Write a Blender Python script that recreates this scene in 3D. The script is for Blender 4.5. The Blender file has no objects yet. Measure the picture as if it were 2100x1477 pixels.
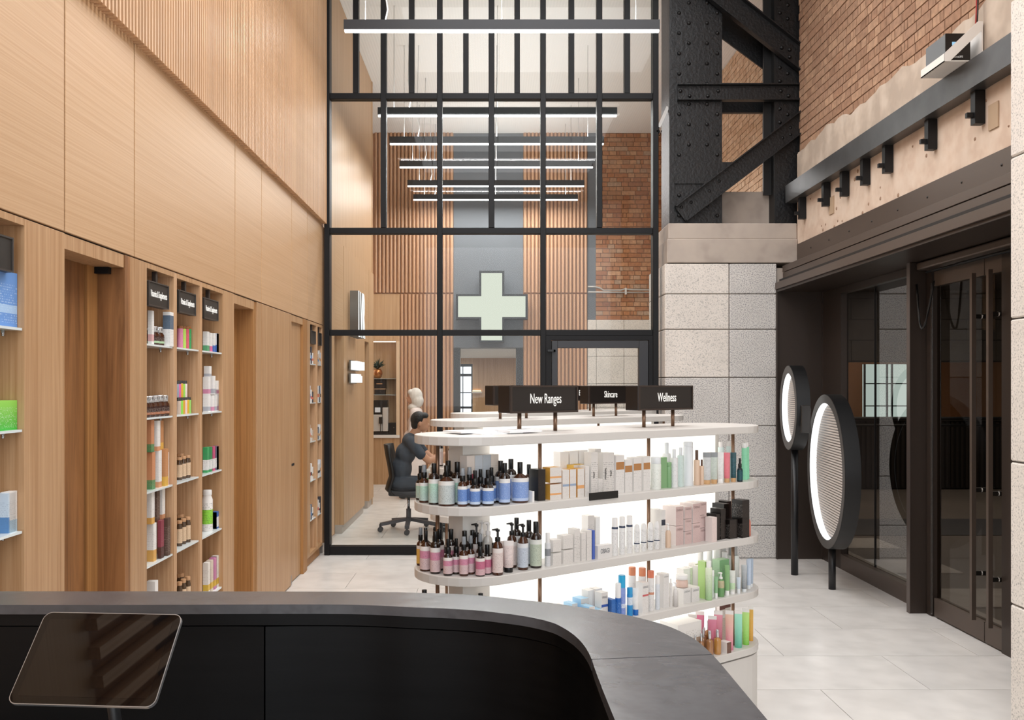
import bpy, bmesh, math, random
from math import pi, sin, cos, radians, sqrt, atan2
from mathutils import Vector, Matrix
random.seed(7)
S = bpy.context.scene
C = S.collection
# ---------------------------------------------------------------- camera, world, lights, exposure
CAMZ, F, VX, VY = 1.66, 1800.0, 1008.0, 792.0
cam = bpy.data.cameras.new('camera'); camo = bpy.data.objects.new('camera', cam); C.objects.link(camo)
camo.location = (0, 0, CAMZ); camo.rotation_euler = (pi/2, 0, 0)
cam.sensor_width = 36; cam.lens = F/2100*36; cam.shift_x = (1050-VX)/2100; cam.shift_y = (VY-738.5)/2100
cam.clip_start = .05; cam.clip_end = 100
S.camera = camo
S.view_settings.view_transform = 'Standard'; S.view_settings.look = 'None'; S.view_settings.gamma = 1
S.view_settings.use_curve_mapping = False; S.view_settings.exposure = 0.0
w = bpy.data.worlds.new('world'); S.world = w; w.use_nodes = True
w.node_tree.nodes['Background'].inputs[0].default_value = (.88, .94, 1, 1)
w.node_tree.nodes['Background'].inputs[1].default_value = 1.3
def area(name, loc, rot, sx, sy, power, col=(1, 1, 1), spread=pi):
    l = bpy.data.lights.new(name, 'AREA'); l.shape = 'RECTANGLE'; l.size = sx; l.size_y = sy; l.energy = power; l.color = col; l.spread = spread
    o = bpy.data.objects.new(name, l); C.objects.link(o); o.location = loc; o.rotation_euler = rot; return o
area('overhead_fill_front', (.3, 2.2, 5.85), (0, 0, 0), 3.2, 4.2, 165, (.95, .975, 1))  # added fill lamp above the view; the ceiling has no skylight
area('overhead_fill_middle', (.5, 6.6, 5.85), (0, 0, 0), 3.0, 2.0, 90, (.95, .975, 1))  # second added overhead fill, also out of view
area('rear_fill', (.6, -2.6, 3.0), (radians(90), 0, 0), 4.2, 3.6, 120, (.94, .97, 1))  # added fill from behind the camera, in place of presumed daylight
area('lobby_fill', (6.2, 12, 3.35), (0, 0, 0), 3.5, 5, 90, (1, .93, .85))  # added lamps, out of view, that brighten the lobby behind the glass
area('lobby_fill', (6.0, 5.5, 3.35), (0, 0, 0), 2.0, 4, 50, (1, .95, .9))
area('lobby_fill', (7.0, 18.4, 3.3), (0, 0, 0), 2.5, 1.5, 40, (1, .9, .8))  # added to brighten the back of the lobby
area('back_room_light', (.2, 17.4, 2.2), (0, 0, 0), 2.0, 2.6, 45, (1, .96, .9))

def WX(px, y): return (px-VX)*y/F
def WZ(py, y): return CAMZ-(py-VY)*y/F
# ---------------------------------------------------------------- mesh helpers
class MB:
    def __init__(s): s.v = []; s.f = []; s.m = []; s.s = []
    def add(s, vs, fs, m=0, sm=False):
        b = len(s.v); s.v += [tuple(v) for v in vs]
        for f in fs: s.f.append([b+i for i in f]); s.m.append(m); s.s.append(sm)
        return s
    def box(s, x0, y0, z0, x1, y1, z1, m=0, front=None):
        if x0 > x1: x0, x1 = x1, x0
        if y0 > y1: y0, y1 = y1, y0
        if z0 > z1: z0, z1 = z1, z0
        vs = [(x, y, z) for z in (z0, z1) for y in (y0, y1) for x in (x0, x1)]
        fs = [(0, 2, 3, 1), (4, 5, 7, 6), (0, 1, 5, 4), (2, 6, 7, 3), (0, 4, 6, 2), (1, 3, 7, 5)]
        s.add(vs, fs, m)
        if front is not None: s.m[-4] = front
        return s
    def hexa(s, p, m=0):   # 8 points: bottom 4 ccw, top 4
        return s.add(p, [(3, 2, 1, 0), (4, 5, 6, 7), (0, 1, 5, 4), (1, 2, 6, 5), (2, 3, 7, 6), (3, 0, 4, 7)], m)
    def lathe(s, prof, n=18, m=0, cx=0, cy=0, sm=True, caps=True):
        b = len(s.v); k = len(prof)
        vs = [(cx+r*cos(2*pi*i/n), cy+r*sin(2*pi*i/n), z) for r, z in prof for i in range(n)]
        fs = [(j*n+i, j*n+(i+1) % n, (j+1)*n+(i+1) % n, (j+1)*n+i) for j in range(k-1) for i in range(n)]
        s.add(vs, fs, m, sm)
        if caps:
            s.f.append([b+i for i in range(n)][::-1]); s.m.append(m); s.s.append(False)
            s.f.append([b+(k-1)*n+i for i in range(n)]); s.m.append(m); s.s.append(False)
        return s
    def tube(s, pts, r, n=8, m=0, caps=True):
        pts = [Vector(p) for p in pts]; rs = r if isinstance(r, (list, tuple)) else [r]*len(pts)
        b = len(s.v); vs = []
        up = Vector((0, 0, 1))
        for i, p in enumerate(pts):
            d = (pts[min(i+1, len(pts)-1)]-pts[max(i-1, 0)]).normalized()
            u = up if abs(d.z) < .9 else Vector((1, 0, 0))
            a = d.cross(u).normalized(); c = d.cross(a).normalized()
            vs += [p+(a*cos(2*pi*k/n)+c*sin(2*pi*k/n))*rs[i] for k in range(n)]
        fs = [(j*n+i, (j+1)*n+i, (j+1)*n+(i+1) % n, j*n+(i+1) % n) for j in range(len(pts)-1) for i in range(n)]
        s.add(vs, fs, m, True)
        if caps:
            s.f.append([b+i for i in range(n)]); s.m.append(m); s.s.append(False)
            s.f.append([b+(len(pts)-1)*n+i for i in range(n)][::-1]); s.m.append(m); s.s.append(False)
        return s
    def prism(s, pts, z0, z1, m=0, sm=False):
        n = len(pts); b = len(s.v)
        s.add([(x, y, z0) for x, y in pts]+[(x, y, z1) for x, y in pts], [(i, (i+1) % n, n+(i+1) % n, n+i) for i in range(n)], m, sm)
        s.f.append([b+i for i in range(n)][::-1]); s.m.append(m); s.s.append(False)
        s.f.append([b+n+i for i in range(n)]); s.m.append(m); s.s.append(False)
        return s
    def bar(s, a, b, wx, h, m=0, up=(0, 0, 1)):  # rectangular bar from a to b, width wx across, height h along up
        a, b = Vector(a), Vector(b); d = (b-a).normalized(); u = Vector(up); c = d.cross(u).normalized(); u = c.cross(d).normalized()
        p = [q+c*x*wx/2+u*z*h/2 for q in (a, b) for x, z in ((-1, -1), (1, -1), (1, 1), (-1, 1))]
        return s.add(p, [(0, 1, 2, 3), (7, 6, 5, 4), (0, 4, 5, 1), (1, 5, 6, 2), (2, 6, 7, 3), (3, 7, 4, 0)], m)
    def dome(s, c, n, r, h, k=8, m=0):   # rivet on a surface with normal n
        c = Vector(c); n = Vector(n).normalized(); a = n.orthogonal().normalized(); b2 = n.cross(a)
        vs = []
        for rr, hh in ((1, 0), (.75, .6), (.3, 1)):
            vs += [c+(a*cos(2*pi*i/k)+b2*sin(2*pi*i/k))*r*rr+n*h*hh for i in range(k)]
        fs = [(j*k+i, j*k+(i+1) % k, (j+1)*k+(i+1) % k, (j+1)*k+i) for j in range(2) for i in range(k)]+[tuple(2*k+i for i in range(k))]
        return s.add(vs, fs, m, True)
    def mesh(s, name, mats):
        me = bpy.data.meshes.new(name); me.from_pydata(s.v, [], s.f)
        if not isinstance(mats, (list, tuple)): mats = [mats]
        for x in mats: me.materials.append(x)
        me.polygons.foreach_set('material_index', s.m); me.polygons.foreach_set('use_smooth', s.s)
        me.update(); return me
    def build(s, name, mats, parent=None, loc=None, rz=None):
        return link(name, s.mesh(name, mats), parent, loc, rz)
def link(name, me, parent=None, loc=None, rz=None, scale=None):
    o = bpy.data.objects.new(name, me); C.objects.link(o)
    if parent: o.parent = parent
    if loc: o.location = loc
    if rz is not None: o.rotation_euler = (0, 0, rz)
    if scale: o.scale = scale
    return o
def empty(name, loc=(0, 0, 0), rz=0, scale=None, **kw):
    o = link(name, None, None, loc, rz, scale); o.empty_display_size = .05
    for k, v in kw.items(): o[k] = v
    return o
def tag(o, **kw):
    for k, v in kw.items(): o[k] = v
    return o
def bevel(o, w, seg=2):
    m = o.modifiers.new('b', 'BEVEL'); m.width = w; m.segments = seg; m.limit_method = 'ANGLE'; return o
# ---------------------------------------------------------------- materials
def lin(c):
    if isinstance(c, str): c = tuple(int(c[i:i+2], 16)/255 for i in (0, 2, 4))
    return tuple((x/12.92 if x <= .04045 else ((x+.055)/1.055)**2.4) for x in c)+(1,)
_m = {}
def newmat(name):
    m = bpy.data.materials.new(name); m.use_nodes = True; nt = m.node_tree; b = nt.nodes['Principled BSDF']; return m, nt, b
def N(nt, t, **kw):
    n = nt.nodes.new(t)
    for k, v in kw.items():
        if k.startswith('i_'):
            n.inputs[int(k[2:])].default_value = v
        else: setattr(n, k, v)
    return n
def mat(col, rough=.5, metal=0, emit=0, name=None, spec=.5, noise=0, nscale=20, bump=0, trans=0, coat=0):
    key = ('mat', col, rough, metal, emit, spec, noise, nscale, bump, trans, coat)
    if key in _m: return _m[key]
    m, nt, b = newmat(name or 'mat_'+str(col)); L = nt.links
    b.inputs['Base Color'].default_value = lin(col); b.inputs['Roughness'].default_value = rough; b.inputs['Metallic'].default_value = metal
    b.inputs['Specular IOR Level'].default_value = spec
    if coat: b.inputs['Coat Weight'].default_value = coat; b.inputs['Coat Roughness'].default_value = .1
    if trans: b.inputs['Transmission Weight'].default_value = trans
    if emit: b.inputs['Emission Color'].default_value = lin(col); b.inputs['Emission Strength'].default_value = emit
    tc = N(nt, 'ShaderNodeTexCoord'); no = N(nt, 'ShaderNodeTexNoise'); no.inputs['Scale'].default_value = nscale; no.inputs['Detail'].default_value = 3
    L.new(tc.outputs['Object'], no.inputs['Vector'])
    if noise:
        h = N(nt, 'ShaderNodeHueSaturation'); h.inputs['Color'].default_value = lin(col)
        mr = N(nt, 'ShaderNodeMapRange'); mr.inputs['From Min'].default_value = .3; mr.inputs['From Max'].default_value = .7
        mr.inputs['To Min'].default_value = 1-noise; mr.inputs['To Max'].default_value = 1+noise
        L.new(no.outputs['Fac'], mr.inputs['Value']); L.new(mr.outputs[0], h.inputs['Value']); L.new(h.outputs[0], b.inputs['Base Color'])
    if bump:
        bp = N(nt, 'ShaderNodeBump'); bp.inputs['Strength'].default_value = bump; bp.inputs['Distance'].default_value = .01
        L.new(no.outputs['Fac'], bp.inputs['Height']); L.new(bp.outputs[0], b.inputs['Normal'])
    _m[key] = m; return m
def wood(name, c1, c2, sc, rough=.45, rnd=.08, cath=False, spec=.4):
    m, nt, b = newmat(name); L = nt.links
    tc = N(nt, 'ShaderNodeTexCoord'); mp = N(nt, 'ShaderNodeMapping'); mp.inputs['Scale'].default_value = sc
    L.new(tc.outputs['Object'], mp.inputs['Vector'])
    no = N(nt, 'ShaderNodeTexNoise'); no.inputs['Scale'].default_value = 1; no.inputs['Detail'].default_value = 5; no.inputs['Roughness'].default_value = .65
    if cath: no.inputs['Distortion'].default_value = 1.2
    L.new(mp.outputs[0], no.inputs['Vector'])
    cr = N(nt, 'ShaderNodeValToRGB'); cr.color_ramp.elements[0].position = .33; cr.color_ramp.elements[0].color = lin(c2)
    cr.color_ramp.elements[1].position = .62; cr.color_ramp.elements[1].color = lin(c1)
    L.new(no.outputs['Fac'], cr.inputs[0])
    oi = N(nt, 'ShaderNodeObjectInfo'); mr = N(nt, 'ShaderNodeMapRange'); mr.inputs['To Min'].default_value = 1-rnd; mr.inputs['To Max'].default_value = 1+rnd
    L.new(oi.outputs['Random'], mr.inputs['Value']); h = N(nt, 'ShaderNodeHueSaturation')
    L.new(mr.outputs[0], h.inputs['Value']); L.new(cr.outputs[0], h.inputs['Color']); L.new(h.outputs[0], b.inputs['Base Color'])
    b.inputs['Roughness'].default_value = rough; b.inputs['Specular IOR Level'].default_value = spec
    bp = N(nt, 'ShaderNodeBump'); bp.inputs['Strength'].default_value = .15; bp.inputs['Distance'].default_value = .002
    L.new(no.outputs['Fac'], bp.inputs['Height']); L.new(bp.outputs[0], b.inputs['Normal'])
    return m
WOOD_H = wood('oak_veneer_horizontal', 'c5a07b', 'b8916a', (14, .7, 150), .42, .03)
WOOD_V = wood('oak_veneer_vertical', 'bc9670', 'a37a53', (60, 60, 1.1), .42, .04)
WOOD_W = wood('oak_lining', 'b07f4c', '93663a', (80, 80, 1.0), .5, .05)
WOOD_D = wood('oak_door_dark', '9a6a40', '744c2a', (14, 14, .9), .5, .02, True)
WOOD_S = wood('oak_slat', 'cda682', 'b58a62', (90, 90, 2), .45, .07)
WOOD_R = wood('oak_ribs_back', 'cba385', 'b38766', (60, 60, 1.5), .5, .08)
WOOD_I = wood('oak_inner_wall', 'c9a47f', 'b48e68', (40, 40, .8), .4, .03)
def stone(name, base, dark, light, vs=220, rough=.8, rnd=.06, spk=.35):
    m, nt, b = newmat(name); L = nt.links
    tc = N(nt, 'ShaderNodeTexCoord')
    n1 = N(nt, 'ShaderNodeTexNoise'); n1.inputs['Scale'].default_value = vs; n1.inputs['Detail'].default_value = 2
    n2 = N(nt, 'ShaderNodeTexNoise'); n2.inputs['Scale'].default_value = 3; n2.inputs['Detail'].default_value = 4
    L.new(tc.outputs['Object'], n1.inputs['Vector']); L.new(tc.outputs['Object'], n2.inputs['Vector'])
    cr = N(nt, 'ShaderNodeValToRGB'); e = cr.color_ramp.elements; e[0].position = spk; e[0].color = lin(dark); e[1].position = spk+.12; e[1].color = lin(base)
    k = e.new(.66); k.color = lin(light); L.new(n1.outputs['Fac'], cr.inputs[0])
    oi = N(nt, 'ShaderNodeObjectInfo'); ad = N(nt, 'ShaderNodeMath', operation='MULTIPLY_ADD'); ad.inputs[1].default_value = rnd*2; ad.inputs[2].default_value = 1-rnd
    L.new(oi.outputs['Random'], ad.inputs[0])
    a2 = N(nt, 'ShaderNodeMath', operation='MULTIPLY_ADD'); a2.inputs[1].default_value = .25; L.new(n2.outputs['Fac'], a2.inputs[0])
    sb = N(nt, 'ShaderNodeMath', operation='SUBTRACT'); sb.inputs[1].default_value = .125; L.new(ad.outputs[0], sb.inputs[0]); L.new(sb.outputs[0], a2.inputs[2])
    h = N(nt, 'ShaderNodeHueSaturation'); L.new(a2.outputs[0], h.inputs['Value']); L.new(cr.outputs[0], h.inputs['Color']); L.new(h.outputs[0], b.inputs['Base Color'])
    b.inputs['Roughness'].default_value = rough
    bp = N(nt, 'ShaderNodeBump'); bp.inputs['Strength'].default_value = .25; bp.inputs['Distance'].default_value = .004
    L.new(n1.outputs['Fac'], bp.inputs['Height']); L.new(bp.outputs[0], b.inputs['Normal'])
    return m
STONE = stone('speckled_granite', 'cbc7c2', '979597', 'd8d4d0', 100, .8, .05, .37)
STONE_W = stone('warm_granite', 'd6cfc7', 'aca7a2', 'e0d8d0', 110, .8, .03, .32)
CONC = stone('old_concrete', 'ab9f95', 'a1958b', 'b0a499', 5, .9, .03, .36)
PLAST = stone('pink_plaster', 'd4beab', 'cdb5a2', 'd9c5b3', 9, .95, .02, .36)
PLAST2 = stone('stained_plaster', 'c4b3a2', 'b9a898', 'ccbcac', 6, .95, .02, .42)
def brickmat(name, cols, mort=False):
    m, nt, b = newmat(name); L = nt.links
    oi = N(nt, 'ShaderNodeObjectInfo'); ge = N(nt, 'ShaderNodeNewGeometry'); ad = N(nt, 'ShaderNodeMath', operation='ADD')
    L.new(oi.outputs['Random'], ad.inputs[0]); L.new(ge.outputs['Random Per Island'], ad.inputs[1])
    fr = N(nt, 'ShaderNodeMath', operation='FRACT'); L.new(ad.outputs[0], fr.inputs[0])
    cr = N(nt, 'ShaderNodeValToRGB'); cr.color_ramp.interpolation = 'LINEAR'
    e = cr.color_ramp.elements; e[0].color = lin(cols[0]); e[1].color = lin(cols[-1])
    for i, c in enumerate(cols[1:-1]): e.new((i+1)/(len(cols)-1)).color = lin(c)
    L.new(fr.outputs[0], cr.inputs[0])
    tc = N(nt, 'ShaderNodeTexCoord'); no = N(nt, 'ShaderNodeTexNoise'); no.inputs['Scale'].default_value = 25; no.inputs['Detail'].default_value = 5
    L.new(ge.outputs['Position'], no.inputs['Vector'])
    mr = N(nt, 'ShaderNodeMapRange'); mr.inputs['From Min'].default_value = .3; mr.inputs['From Max'].default_value = .7; mr.inputs['To Min'].default_value = .8; mr.inputs['To Max'].default_value = 1.18
    L.new(no.outputs['Fac'], mr.inputs['Value']); h = N(nt, 'ShaderNodeHueSaturation'); L.new(mr.outputs[0], h.inputs['Value'])
    L.new(cr.outputs[0], h.inputs['Color']); L.new(h.outputs[0], b.inputs['Base Color']); b.inputs['Roughness'].default_value = .9
    bp = N(nt, 'ShaderNodeBump'); bp.inputs['Strength'].default_value = .4; bp.inputs['Distance'].default_value = .004
    L.new(no.outputs['Fac'], bp.inputs['Height']); L.new(bp.outputs[0], b.inputs['Normal'])
    return m
BRICK = brickmat('buff_brick', ['9f7c64', 'ad8a70', '96725a', 'b89478', 'a5826a', 'a27c62'])
BRICK_R = brickmat('red_brick', ['ae7a54', 'a26b46', 'b88662', '976242', 'c09674', 'a87650', 'b0947c'])
BRICK_P = brickmat('pale_brick', ['cdae92', 'd6b89c', 'c5a488', 'dcc2a8', 'd0b296'])
MORT = mat('7a6658', .95, bump=.3, nscale=60); MORT_R = mat('8f7058', .95, bump=.3, nscale=60); MORT_P = mat('ad8765', .95)
BLACK = mat('121214', .5, spec=.25, name='black_metal_frame'); BLACKSTEEL = mat('0c0c0e', .45, name='painted_riveted_steel', bump=.4, nscale=40)
GREYSTEEL = mat('5a5b5c', .38, .6, name='grey_steel_beam', noise=.12, nscale=8)
BRONZE = mat('3a302a', .42, .3, name='dark_bronze_cladding'); BRONZE_L = mat('5a4e46', .4, .4, name='bronze_fascia'); POLE = mat('8a6e5a', .35, .7, name='bronze_pole')
WHITE = mat('cfcbc6', .35, name='white_lacquer'); WHITE_P = mat('eeebe6', .5, name='white_panel'); PAPER = mat('eef0f2', .6)
CEIL = None
def ceilmat():
    m, nt, b = newmat('ribbed_white_ceiling'); L = nt.links
    tc = N(nt, 'ShaderNodeTexCoord'); wv = N(nt, 'ShaderNodeTexWave'); wv.bands_direction = 'X'; wv.inputs['Scale'].default_value = 9
    L.new(tc.outputs['Object'], wv.inputs['Vector']); cr = N(nt, 'ShaderNodeValToRGB'); cr.color_ramp.elements[0].color = lin('e8e8e7'); cr.color_ramp.elements[1].color = lin('edeceb')
    L.new(wv.outputs['Fac'], cr.inputs[0]); L.new(cr.outputs[0], b.inputs['Base Color']); b.inputs['Roughness'].default_value = .8
    bp = N(nt, 'ShaderNodeBump'); bp.inputs['Strength'].default_value = .08; bp.inputs['Distance'].default_value = .01; L.new(wv.outputs['Fac'], bp.inputs['Height']); L.new(bp.outputs[0], b.inputs['Normal'])
    return m
CEIL = ceilmat()
def glass(name, tint, ior=1.45, gl=1.0, base=0.0):
    m = bpy.data.materials.new(name); m.use_nodes = True; nt = m.node_tree; nt.nodes.clear(); L = nt.links
    out = N(nt, 'ShaderNodeOutputMaterial'); mx = N(nt, 'ShaderNodeMixShader'); tr = N(nt, 'ShaderNodeBsdfTransparent'); g = N(nt, 'ShaderNodeBsdfGlossy')
    tr.inputs[0].default_value = lin(tint); g.inputs['Roughness'].default_value = 0.0; g.inputs[0].default_value = (gl, gl, gl, 1)
    fr = N(nt, 'ShaderNodeFresnel'); fr.inputs[0].default_value = ior
    ad = N(nt, 'ShaderNodeMath', operation='ADD'); ad.use_clamp = True; ad.inputs[1].default_value = base
    # only the outward faces of the thin pane reflect
    ge = N(nt, 'ShaderNodeNewGeometry'); iv = N(nt, 'ShaderNodeMath', operation='SUBTRACT'); iv.inputs[0].default_value = 1; L.new(ge.outputs['Backfacing'], iv.inputs[1])
    ml = N(nt, 'ShaderNodeMath', operation='MULTIPLY'); L.new(fr.outputs[0], ad.inputs[0]); L.new(ad.outputs[0], ml.inputs[0]); L.new(iv.outputs[0], ml.inputs[1])
    L.new(ml.outputs[0], mx.inputs[0]); L.new(tr.outputs[0], mx.inputs[1]); L.new(g.outputs[0], mx.inputs[2]); L.new(mx.outputs[0], out.inputs[0])
    return m
GLASS = glass('clear_glass', 'fbfdfc', 1.35, .9); GLASS_T = glass('tinted_entrance_glass', 'cfcac3', 1.62, .8, .10); GLASS_D = glass('door_glass', 'cfcac4', 1.25, .6, .0); GLASS_S = glass('shelf_glass', 'e6f0ee', 1.45, 1, .08)
def emis(col, st, name='lit'):
    key = ('em', col, st)
    if key in _m: return _m[key]
    m = bpy.data.materials.new(name); m.use_nodes = True; nt = m.node_tree; nt.nodes.clear()
    o = N(nt, 'ShaderNodeOutputMaterial'); e = N(nt, 'ShaderNodeEmission'); e.inputs[0].default_value = lin(col); e.inputs[1].default_value = st
    nt.links.new(e.outputs[0], o.inputs[0]); _m[key] = m; return m
LED = emis('ffffff', 9, 'led_strip'); SIGNLIT = emis('fffaf2', 1.15, 'lit_letters')
def prt(base, band=None, b0=0, b1=0, ink='8a8a8a', ink_amt=.5, rough=.45, top=None, grad=None):
    """printed packaging: base colour, one colour band, fine lines of small print"""
    key = ('prt', base, band, b0, b1, ink, ink_amt, rough, top, grad)
    if key in _m: return _m[key]
    m, nt, b = newmat('print_'+base); L = nt.links
    tc = N(nt, 'ShaderNodeTexCoord'); sp = N(nt, 'ShaderNodeSeparateXYZ'); L.new(tc.outputs['Generated'], sp.inputs[0])
    cur = None
    def mix(fac, c1, c2):
        x = N(nt, 'ShaderNodeMix', data_type='RGBA'); L.new(fac, x.inputs['Factor'])
        if isinstance(c1, str): x.inputs['A'].default_value = lin(c1)
        else: L.new(c1, x.inputs['A'])
        x.inputs['B'].default_value = lin(c2); return x.outputs['Result']
    def M(op, a, bb):
        x = N(nt, 'ShaderNodeMath', operation=op)
        for i, q in enumerate((a, bb)):
            if isinstance(q, (int, float)): x.inputs[i].default_value = q
            elif q is not None: L.new(q, x.inputs[i])
        return x.outputs[0]
    z = sp.outputs['Z']; col = base
    if grad: col = mix(z, base, grad)
    if top: col = mix(M('GREATER_THAN', z, .82), col, top)
    if band:
        mp = N(nt, 'ShaderNodeMapRange', interpolation_type='LINEAR'); 
        f = M('MULTIPLY', M('GREATER_THAN', z, b0), M('LESS_THAN', z, b1)); col = mix(f, col, band)
    if ink_amt:
        mpp = N(nt, 'ShaderNodeMapping'); mpp.inputs['Scale'].default_value = (16, 16, 0.01); L.new(tc.outputs['Generated'], mpp.inputs[0])
        r = N(nt, 'ShaderNodeMath', operation='MULTIPLY'); r.inputs[1].default_value = 22; L.new(z, r.inputs[0])
        fl = M('FLOOR', r.outputs[0], None); fc = M('FRACT', r.outputs[0], None)
        no = N(nt, 'ShaderNodeTexNoise', noise_dimensions='4D'); L.new(mpp.outputs[0], no.inputs['Vector']); L.new(fl, no.inputs['W']); no.inputs['Scale'].default_value = 1.3; no.inputs['Detail'].default_value = 1
        f = M('MULTIPLY', M('MULTIPLY', M('GREATER_THAN', fc, .55), M('GREATER_THAN', no.outputs['Fac'], .54)), ink_amt)
        f = M('MULTIPLY', f, M('MULTIPLY', M('LESS_THAN', z, .78), M('MULTIPLY', M('GREATER_THAN', z, .08), .75))); col = mix(f, col, ink)
    if isinstance(col, str): b.inputs['Base Color'].default_value = lin(col)
    else: L.new(col, b.inputs['Base Color'])
    b.inputs['Roughness'].default_value = rough
    _m[key] = m; return m
_t = {}
def textmesh(s, mtl, squeeze=.72, ext=.004):
    """text as mesh, height about 1, centred, lying in XZ and facing -Y"""
    key = (s, mtl.name, squeeze, ext)
    if key in _t: return _t[key]
    cu = bpy.data.curves.new('lettering', 'FONT'); cu.body = s; cu.align_x = 'CENTER'; cu.align_y = 'CENTER'; cu.size = 1; cu.extrude = ext; cu.resolution_u = 3
    o = bpy.data.objects.new('lettering', cu); C.objects.link(o); bpy.context.view_layer.update()
    me = bpy.data.meshes.new_from_object(o.evaluated_get(bpy.context.evaluated_depsgraph_get())); bpy.data.objects.remove(o)
    for v in me.vertices: x, y, z = v.co; v.co = (x*squeeze, -z, y)
    me.materials.clear(); me.materials.append(mtl); me.name = 'lettering'; _t[key] = me; return me
# ================================================================ the room shell
XL, XR, YG, YB, ZC = -1.66, 3.22, 8.66, 14.8, 5.93
def DL(px, X=1.66): return F*X/(VX-px)
def DR(px, X): return F*X/(px-VX)
# floor of large tiles
fl = tag(MB().box(-2.4, -3, -.12, 3.3, 15.2, -.012).build('floor', mat('a9a29b', .9)), kind='structure')
FT = stone('pale_floor_tile', 'dedad6', 'd8d4d0', 'e3dfdb', 4, .25, .008, .38)
tile = MB().box(0, 0, -.012, 1.196, .596, 0).mesh('floor_tile', FT)
for j in range(-3, 26):
    for i in range(5):
        x = -2.4+i*1.2-(0.6 if j % 2 else 0); y = j*.6
        if x > 3.2: continue
        link('floor_tile', tile, fl, (x, y, 0))
    if j % 2: link('floor_tile', tile, fl, (-2.4+5*1.2-.6, j*.6, 0))
tag(MB().box(-2.4, -3, ZC, 3.4, YB+.3, ZC+.15).build('ceiling', CEIL), kind='structure')
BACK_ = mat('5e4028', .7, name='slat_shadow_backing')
# ---- left wall
wl = tag(MB().box(-2.25, -3, 0, -1.99, 12.35, ZC).build('wall_left', WOOD_W), kind='structure')
J = [-.6, .5, 1.6, 2.55, DL(133), DL(276), DL(482), DL(536.5), DL(598), DL(630), YG]
for a, b in zip(J, J[1:]):
    bevel(MB().box(-1.98, a+.005, 2.262, XL, b-.005, 3.262 if b > 1.7 else 2.74).build('wall_panel', WOOD_H, wl), .002, 1)
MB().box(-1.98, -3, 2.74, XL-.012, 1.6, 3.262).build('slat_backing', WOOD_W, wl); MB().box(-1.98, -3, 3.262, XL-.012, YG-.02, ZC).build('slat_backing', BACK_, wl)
reflect_slat = MB().box(0, 0, 2.72, .058, .019, ZC-.004).mesh('slat', WOOD_S)  # unseen slats, made lower and broader to stripe the tablet's reflection
sl = MB().box(0, 0, 3.25, .058, .019, ZC-.004).mesh('slat', WOOD_S)

y = -.6
while y < YG-.05:
    link('slat', reflect_slat if y < 1.58 else sl, wl, (XL-.011, y, 0), scale=(1, 2.4 if y < 1.5 else .9, 1)); y += .0362 if y > 1.5 else .11
# solid sections
def solid(y0, y1, z0, z1, m, x0=-1.98, x1=XL, name='wall_panel'):
    return bevel(MB().box(x0, y0+.0015, z0, x1, y1-.0015, z1).build(name, m, wl), .0015, 1)
solid(-3, .5, 0, 2.255, WOOD_V); solid(.5, 1.4, 0, 2.255, WOOD_V)
DARKGAP = mat('120c08', .8)
MB().box(-1.9, -3, 2.2552, XL-.012, YG-.05, 2.2618).build('shadow_gap', DARKGAP, wl)
# recess 1: door in a deep reveal
def door(nm, y0, y1, back, ztop, seam=None, handle=None, mt=WOOD_D):
    d = empty(nm, (0, 0, 0), kind='structure')
    if seam:
        MB().box(XL-back-.03, y0, 0, XL-back, seam-.004, ztop).build('door_panel', mt, d)
        MB().box(XL-back-.03, seam, 0, XL-back+.012, y1, ztop).build('door_frame', WOOD_W, d)
    else: MB().box(XL-back-.03, y0+.004, .01, XL-back, y1-.004, ztop).build('door_panel', mt, d)
    MB().box(XL-back-.03, y0, ztop, XL-.004, y1, 2.254).build('header', WOOD_V, d)
    return d
Y1a, Y1b, Y1c = DL(133), DL(256), DL(276)
d1 = door('door_1', Y1a+.002, Y1b-.002, .135, 2.196, seam=Y1b-.1)
solid(Y1b, Y1c-.05, 0, 2.255, WOOD_D); solid(Y1c-.05, Y1c, 0, 2.255, WOOD_V)
MB().box(XL-.13, Y1b-.035, 2.166, XL-.06, Y1b-.004, 2.195).build('door_closer', BLACK, d1)
Y2a, Y2b, Y2c = DL(480), DL(522), DL(536.5)
d2 = door('door_2', Y2a+.002, Y2b-.002, .135, 2.196, seam=Y2b-.1)
solid(Y2b, Y2b+.07, 0, 2.255, WOOD_W, x1=XL-.01); solid(Y2b+.07, Y2c, 0, 2.255, WOOD_V)
solid(Y2c, DL(570), .01, 2.255, WOOD_V); solid(DL(570), DL(598), .01, 2.255, WOOD_V)
Y3a, Y3b, Y3c = DL(598), DL(622), DL(630)
d3 = door('door_3', Y3a+.002, Y3b-.002, .025, 2.2, mt=WOOD_V)
MB().box(XL-.03, Y3a+.01, .985, XL-.022, Y3a+.2, 1.005).build('door_handle', DARKGAP, d3)
MB().box(XL-.03, Y3a-.02, .01, XL+.001, Y3a+.0, .09).build('hinge_plate', mat('8b8d90', .3, .9), d3)
solid(Y3b, Y3c, 0.0, 2.255, WOOD_W)
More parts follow.
